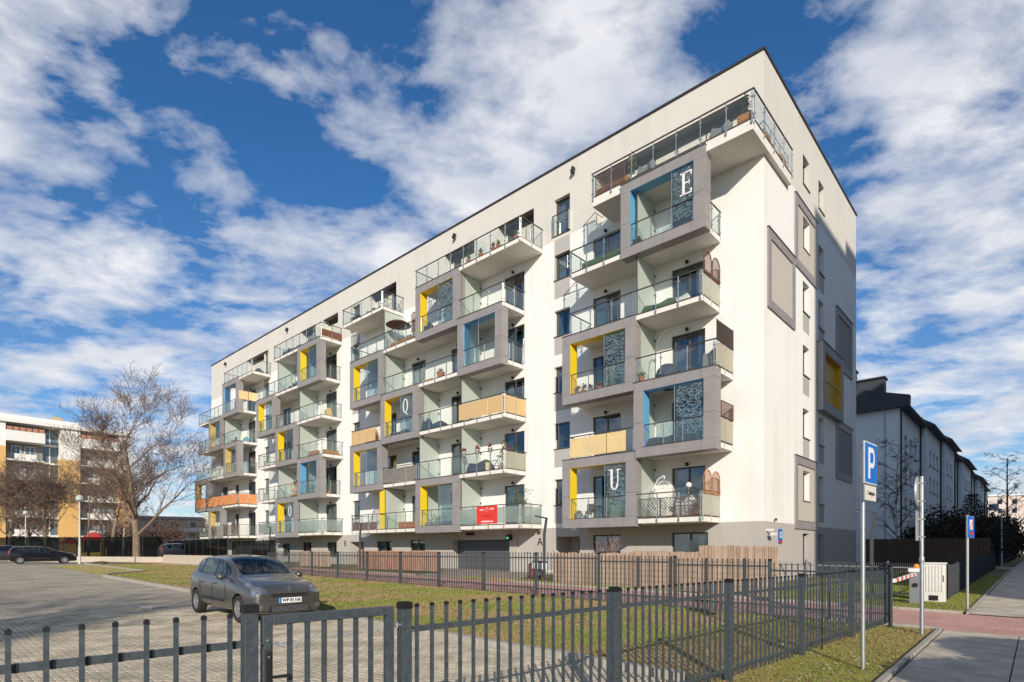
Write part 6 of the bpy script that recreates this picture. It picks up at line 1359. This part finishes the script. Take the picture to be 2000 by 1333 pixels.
cover('beige mesh tied along the end railing of the fourth floor balcony', 1.95, 1.9, 4, M_GREYCL, side=True); cover('beige mesh tied along the end railing above the blue box', 1.35, 1.3, 3, M_GREYCL, side=True); cover('beige mesh at the end railing beside the blue box', 1.35, 1.3, 2, M_GREYCL, side=True); cover('beige mesh tied along the end railing of the lattice balcony', 1.95, 1.9, 1, M_GREYCL, side=True)
# louvre panel above rail, third floor
t = thing('slatted_panel', 'dark brown slatted wind panel above the end railing of the third floor', 'screen', LW(1.22, -1.75, ft(3)+1.08), ANG+R(90))
for i in range(14): MB().box(0, -.01, .055*i, 1.6, .01, .055*i+.04).build('slat', mat('dark brown slat', (.06, .04, .03), .7), t)
MB().box(-.03, -.02, -.02, .0, .02, .78).box(1.6, -.02, -.02, 1.63, .02, .78).build('frame', mat('dark brown slat', (.06, .04, .03)), t)
lattice('red brown lattice above the end railing beside the blue box', LW(1.22, -1.35), LW(1.22, -.1), ft(2)+1.05, ft(2)+1.7, M_WOODB, .10)
t = thing('barbecue_cover', 'dark blue domed barbecue cover on the third floor balcony', 'barbecue', BP(3.6, 3, -1.3), ANG); MB().ball((0, 0, .05), .55, 18, sz=1.1).build('dome', M_NAVY, t, smooth=True)
q = MB(); pts = [Vector((0, 0, 0)), Vector((0, 0, .9)), Vector((.02, 0, 1.35)), Vector((.12, 0, 1.7)), Vector((.32, 0, 1.95)), Vector((.6, 0, 2.1))]; q.path(pts, .028, 8); q.build('hanging_chair_stand', M_GREY, None, loc=BP(4.15, 3, -1.4), rot=ANG, label='dark curved stand rising over the third floor railing', cat='chair stand')
pot('potted herb left of the curved stand', 4.75, 3, plant=M_LEAFY, ph=.25); draped('grey covered furniture at the right of the third floor balcony', 1.7, 3, .6, .6, .9, M_GREY, -1.2)
for i, (s, pl, ph) in enumerate(((8.25, M_DRY, .35), (7.9, M_TWIG, .35), (7.5, M_DRY, .25), (7.0, M_LEAFR, .25))): pot(('brown dried plant in the left corner of the yellow box', 'twiggy pot plant in the yellow box', 'small dry pot in the yellow box', 'reddish pot plant in the yellow box')[i], s, 3, plant=pl, ph=ph, pr=.17, m=M_CLAY if i % 2 else M_GREY, y=-1.55)
cover('pale tan cloth screen over the whole second floor railing', 8.5, 5.35, 2, M_TAN)
draped('dark grey covered sofa in the blue lined box', 3.3, 2, 2.5, .7, .62, M_NAVY, -1.35); draped('light grey seat cushion stack in the blue lined box', 2.1, 2, .5, .5, .7, M_GREY, -1.4, 'cushion_stack', 'cushions')
# first floor: lattice balcony with egg chair, box with chairs
Ls_ = [(4.9, 3.75), (3.75, 2.8), (2.8, 1.95)]
for i, (a, b) in enumerate(Ls_): lattice(('left diamond lattice on the first floor railing', 'middle diamond lattice on the first floor railing', 'right diamond lattice on the first floor railing')[i], LW(a, YF+.09), LW(b, YF+.09), ft(1)+.05, ft(1)+.86, M_WOODB if i else mat('dark lattice', (.10, .05, .03), .7), .15, strip=.017)
t = thing('egg_chair', 'white wicker egg chair hanging from a curved stand', 'chair', BP(3.95, 1, -1.15), ANG); q = MB(); q.path([Vector((-.45, 0, .0)), Vector((-.5, 0, .8)), Vector((-.42, 0, 1.35)), Vector((-.22, 0, 1.7)), Vector((.08, 0, 1.85)), Vector((.1, 0, 1.7))], .028, 8); q.lathe((-.2, 0, 0), [(.45, 0), (.45, .03)], 18); q.build('stand', M_WP, t)
q = MB()
for i in range(14):
    a = 2*math.pi*i/14; P0 = None
    for j in range(9): ph = math.pi*j/8; c = Vector((.1+.46*math.sin(ph)*math.cos(a), .46*math.sin(ph)*math.sin(a), 1.0-.62*math.cos(ph)*-1 if False else 1.0+.62*math.cos(ph))); (q.tube(P0, c, .008, n=3) if P0 is not None else None); P0 = c
for j in range(2, 7): ph = math.pi*j/8; q.path([Vector((.1+.46*math.sin(ph)*math.cos(2*math.pi*i/16), .46*math.sin(ph)*math.sin(2*math.pi*i/16), 1.0+.62*math.cos(ph))) for i in range(17)], .007, 3)
q.build('basket', M_WP, t); draped('white cushion heap behind the lattice', 2.9, 1, 1.0, .6, .95, M_WP, -.9, 'cushion_stack', 'cushions')
t = thing('garden_torch', 'white globe lamp on a stand behind the lattice balcony railing', 'lamp', BP(2.55, 1, -1.5), ANG); MB().tube((0, 0, 0), (0, 0, 1.2), .02).build('stand', M_GREY, t); MB().ball((0, 0, 1.3), .13, 12).build('globe', M_WP, t, smooth=True)
pot('wooden tub with dry plant at the right end of the lattice balcony', 2.2, 1, plant=M_TWIG, ph=.35, pr=.25, r=.2, h=.28, m=M_WOOD, y=-1.45)
for i, (s, r) in enumerate(((7.9, 20), (6.9, -30))): chair(('left folding chair in the first floor yellow box', 'right folding chair in the first floor yellow box')[i], s, 1, M_TWIGD, rz=r)
table('small dark round table in the first floor yellow box', 7.35, 1, M_TWIGD, r=.3); pot('grey pot at the left in the first floor yellow box', 8.2, 1, m=M_GREY, r=.2, h=.35, plant=M_LEAFY, ph=.15); pot('white pot under the chairs in the first floor yellow box', 7.6, 1, m=M_WP, r=.15, h=.25, plant=M_TWIG, ph=.2); draped('sand coloured folded parasol behind the letter U pane', 6.2, 1, .9, .3, .9, M_TAN, -1.1, 'folded_parasol', 'parasol')
# --- block B
for i, s in enumerate((16.0, 15.0, 14.0, 13.6, 12.3)): pot(('leftmost small conifer pot on the top terrace of the second block', 'second small conifer pot on that terrace', 'middle russet pot on that terrace', 'fourth small pot on that terrace', 'pot with lantern at the terrace corner')[i], s, 6, y=-1.6, plant=(M_LEAFY, M_LEAF, M_LEAFR, M_LEAFY, M_TWIG)[i], ph=.35, pr=.12)
bicycle('blue grey bicycle leaning on the end railing of the second block top terrace', 24.75, 6, -.9, 80, M_NAVY); draped('black covered barbecue on the left terrace of the second block', 28.6, 6, .8, .7, .8, M_BLACK, -1.0, 'barbecue_cover', 'barbecue'); draped('grey lounge chair on the left terrace of the second block', 26.6, 6, 1.0, .7, .65, M_GREY, -1.0)
t = thing('umbrella', 'brown flat parasol over the fifth floor balcony of the second block', 'parasol', BP(23.3, 5, -1.2), ANG); MB().tube((0, 0, 0), (0, 0, 1.9), .025).build('pole', M_GREY, t); MB().lathe((0, 0, 1.55), [(.85, 0), (.6, .16), (.3, .26), (.03, .32)], 16).build('canopy', M_WOODB, t)
lattice('narrow arched brown trellis beside the yellow box, fifth floor', LW(21.35, -1.6), LW(20.9, -1.6), ft(5)+.5, ft(5)+1.75, M_WOODB, .09, True, name='arched_trellis')
draped('round drum of a drying rack on the left fifth floor balcony', 25.9, 5, .5, .5, .6, M_WP, -1.2, 'storage_drum', 'container'); planter('low wooden planter on the fifth floor balcony of the second block', 23.5, 21.3, 5, plant=M_DRY, h=.2, ph=.15)
draped('blue grey laundry bag in the top yellow box of the second block', 19.9, 5, .8, .5, .75, M_NAVY, -1.4, 'laundry_bag', 'bag'); draped('white folded cover in the top yellow box', 18.2, 5, .5, .5, .9, M_WP, -1.3, 'storage_cover', 'cover')
pot('terracotta box with bare plant on the fourth floor middle balcony', 18.6, 4, plant=M_TWIG, ph=.3, pr=.2, r=.25, h=.35, m=M_CLAY, y=-1.5); draped('round wicker tray on the fourth floor middle balcony', 19.7, 4, 1.0, .5, .18, M_REEDC, -1.5, 'wicker_tray', 'tray')
cover('orange brown reed matting on the left third floor railing', 28.0, 25.0, 3, M_REEDC); cover('bright tan reed matting round the right third floor balcony', 16.55, 13.0, 3, M_REEDC, wav=.03, side=True)
draped('dark sofa on the third floor middle balcony', 19.3, 3, 2.0, .7, .5, M_NAVY, -1.3); draped('dark seat in the letter Q box', 22.9, 3, 2.0, .6, .5, M_NAVY, -1.3); draped('dark box at the left of the third floor balcony', 20.0, 3, .6, .5, .85, M_NAVY, -1.4, 'storage_box', 'box'); draped('orange curved cushion above the reed matting', 26.4, 3, 1.4, .4, 1.15, M_ORANGE, -1.2, 'cushion_stack', 'cushions')
for i, s in enumerate((16.0, 14.9, 13.9)): pot(('left galvanised hanging pot with russet plant on the second floor rail', 'middle galvanised hanging pot with russet plant on the second floor rail', 'right galvanised hanging pot with russet plant on the second floor rail')[i], s, 2, y=-1.95, plant=M_LEAFR, ph=.28, pr=.17, r=.14, h=.24, m=M_STEEL, dz=.92, name='hanging_pot')
for i, (y, pl, h) in enumerate(((-1.55, M_LEAFY, 1.7), (-1.0, M_LEAFR, 1.5), (-.5, M_LEAF, 1.6))): pot(('golden cypress at the corner of the second floor balcony', 'russet shrub behind the end railing, second floor', 'green cypress nearest the wall behind the end railing')[i], 13.25, 2, y=y, plant=pl, ph=h-.3, pr=.2, r=.17, h=.3, m=M_CLAY)
draped('dark lounge sofa on the second floor right balcony', 15.4, 2, 1.9, .6, .75, M_NAVY, -1.2); bicycle('dark exercise bicycle on the second floor right balcony', 14.0, 2, -.9, 15, M_BLACK); cover('brown mesh along the end railing of the second floor', 13.1, 13.05, 2, M_GREYCL, side=True); pot('cream tall pot beside the dark sofa', 14.5, 2, m=M_TAN, r=.14, h=.45, y=-1.55, plant=M_TWIG, ph=.1)
cover('patterned brown screen on the second floor middle railing', 24.1, 20.6, 2, mat('speckled screen', (.33, .25, .20), .9, col2=(.15, .10, .08), nscale=14), y=YF+.05); bicycle('bicycle behind the speckled screen', 21.5, 2, -1.2, 0, M_BLACK)
t = thing('banner', 'red sale banner with white lettering on the first floor glass railing', 'banner', LW(15.05, -1.86, ft(1)+.06), ANG); bn = MB().box(0, -.012, 0, 1.62, 0, .98).build('banner_sheet', mat('banner red', (.72, .045, .03), .55), t)
lettering('expo', .16, M_SIGNW, bn, (.42, -.016, .80), (R(90), 0, 0), .002); lettering('lokal', .16, M_SIGNW, bn, (1.22, -.016, .82), (R(90), 0, 0), .002); lettering('NA SPRZEDAZ', .13, mat('dark red print', (.38, .02, .015), .6), bn, (.85, -.016, .45), (R(90), 0, 0), .002); lettering('mieszkania.com', .15, M_SIGNW, bn, (.84, -.016, .14), (R(90), 0, 0), .003)
q = MB()
for i in range(16): a = 2*math.pi*i/16; b = 2*math.pi*(i+1)/16; q.bar((.82+.12*math.cos(a), -.016, .79+.12*math.sin(a)), (.82+.12*math.cos(b), -.016, .79+.12*math.sin(b)), .004, .02, up=Vector((0, 1, 0)))
q.bar((.72, -.016, .80), (.82, -.016, .91), .004, .02, up=Vector((0, 1, 0))).bar((.82, -.016, .91), (.92, -.016, .80), .004, .02, up=Vector((0, 1, 0))).build('round_house_mark', M_SIGNW, bn)
planter('green shrub planter inside the first floor yellow box of the second block', 20.1, 17.4, 1, y=-1.4, m=M_GREY, plant=M_LEAF, ph=.55)
t = thing('oleander', 'loose green shrub leaning over the right end of the first floor frosted railing', 'plant', BP(12.3, 1, -1.3), ANG); MB().lathe((0, 0, 0), [(.15, 0), (.2, .35)], 12).build('pot', M_WP, t); q = MB(); rng = random.Random(8)
for i in range(16): a = rng.uniform(0, 6.28); e = Vector((.9*math.cos(a)*rng.random(), .35*math.sin(a), rng.uniform(1.1, 1.75))); q.tube((0, 0, .3), e, .012, .005, 3); q.leaves(e, (.22, .14, .18), 26, .05, rng)
q.build('foliage', mat('grey green leaf', (.14, .18, .08), .7, noise=.3), t)
cover('low wooden board screen on the left first floor railing', 28.0, 24.9, 1, M_WOODB, y=YF+.06, z0=.05, z1=.55); lattice('wrought red brown trellis standing above the rail, second block', LW(26.4, -1.2), LW(25.3, -1.2), ft(1)+.4, ft(1)+1.5, mat('rust iron', (.13, .03, .02), .7), .18, True, name='arched_trellis'); planter('brick coloured planter at the right of the first floor balcony', 22.6, 21.0, 1, m=M_CLAY, h=.4)
# --- block C and D
cover('brown slatted screen on the end railing of the third block terrace', 32.45, 32.4, 6, M_WOODB, side=True, z1=.6); draped('green cloth heap on the third block terrace', 37.0, 6, 2.0, .5, .4, M_GREEN, -1.4); draped('grey cabinet on the third block terrace', 34.8, 6, .9, .5, .95, M_PART if False else M_GREY, -1.2, 'storage_box', 'box'); draped('dark lounger on the third block terrace', 39.0, 6, 1.2, .6, .7, M_NAVY, -1.2)
for i, s in enumerate((38.8, 38.0, 37.2)): chair(('left dark chair on the fifth floor of the third block', 'middle dark chair on the fifth floor of the third block', 'right dark chair on the fifth floor of the third block')[i], s, 5, M_NAVY, rz=20*i)
planter('left orange wooden planter, third floor of the third block', 34.5, 33.2, 3, h=.35); t_ = planter('right orange wooden planter behind the end railing, third floor of the third block', 32.9, 32.4, 3, y=-.9, h=.35, d=1.2)
t = thing('plush_toy', 'large light brown plush bear in a black hat on a third block balcony', 'plush toy', BP(37.0, 2, -1.5), ANG); m_ = mat('plush tan', (.45, .27, .13), .95, noise=.15); MB().ball((0, 0, .42), .26, 12, sz=1.5).build('body', m_, t, smooth=True); hd = MB().ball((0, -.03, .98), .2, 12).build('head', m_, t, smooth=True); MB().ball((-.14, 0, 1.14), .07, 8).ball((.14, 0, 1.14), .07, 8).ball((0, -.2, .93), .08, 8).build('ears_and_muzzle', m_, hd, smooth=True); MB().lathe((0, -.02, 1.14), [(.28, 0), (.28, .03), (.15, .05), (.13, .2)], 14).build('hat', M_BLACK, t)
for sx in (-1, 1): MB().tube((sx*.2, -.05, .7), (sx*.3, -.18, .35), .08, .07, 8).build('arm', m_, t, smooth=True); MB().tube((sx*.12, -.1, .12), (sx*.16, -.38, .1), .1, .09, 8).build('leg', m_, t, smooth=True)
for i, s in enumerate((42.6, 41.6)): chair(('left white chair, third floor of the third block', 'right white chair, third floor of the third block')[i], s, 3, M_WP)
pot('potted shrub at the end railing by the blue box of the third block', 32.9, 2, y=-.9, plant=M_LEAF, ph=.7, pr=.3); pot('bare potted shrub in the blue box of the third block', 34.5, 2, plant=M_TWIG, ph=.6, pr=.3, y=-1.4); draped('brown basket at the end railing, fourth floor of the third block', 32.9, 4, .4, .6, .7, M_REEDC, -.9, 'basket', 'basket')
cover('orange cloth screen round the second floor of the last block', 55.4, 47.9, 2, M_ORANGE, side=True); cover('orange cloth screen on the far left railing of the last block', 58.8, 55.8, 2, M_ORANGE, y=YF-.13)
draped('dark lounge furniture on the top terrace of the last block', 46.3, 6, 2.2, .6, .6, M_NAVY, -.8); draped('white boxes on the second floor of the last block', 52.0, 2, 2.6, .5, 1.3, M_WP, -.9, 'storage_box', 'box'); draped('white table cover on the second floor right part of the last block', 49.4, 2, 1.4, .5, 1.25, M_WP, -.9, 'storage_box', 'box')
for i, (a, b) in enumerate(((54.9, 52.6), (51.5, 49.7), (49.7, 47.95))): lattice(('left brown lattice on the first floor of the last block', 'middle brown lattice on the first floor of the last block', 'right brown lattice on the first floor of the last block')[i], LW(a, YF+.08), LW(b, YF+.08), ft(1)+.05, ft(1)+1.0, M_WOODB, .16, strip=.022)
cover('cream cloth behind the end railing, fifth floor of the last block', 47.95, 47.9, 5, M_TAN, side=True, z0=1.0, z1=1.8); draped('blue bag at the end railing, fourth floor of the last block', 48.3, 4, .5, .5, .5, M_BLU, -.9, 'bag', 'bag'); chair('dark chair at the rail, fourth floor of the last block', 51.0, 4)
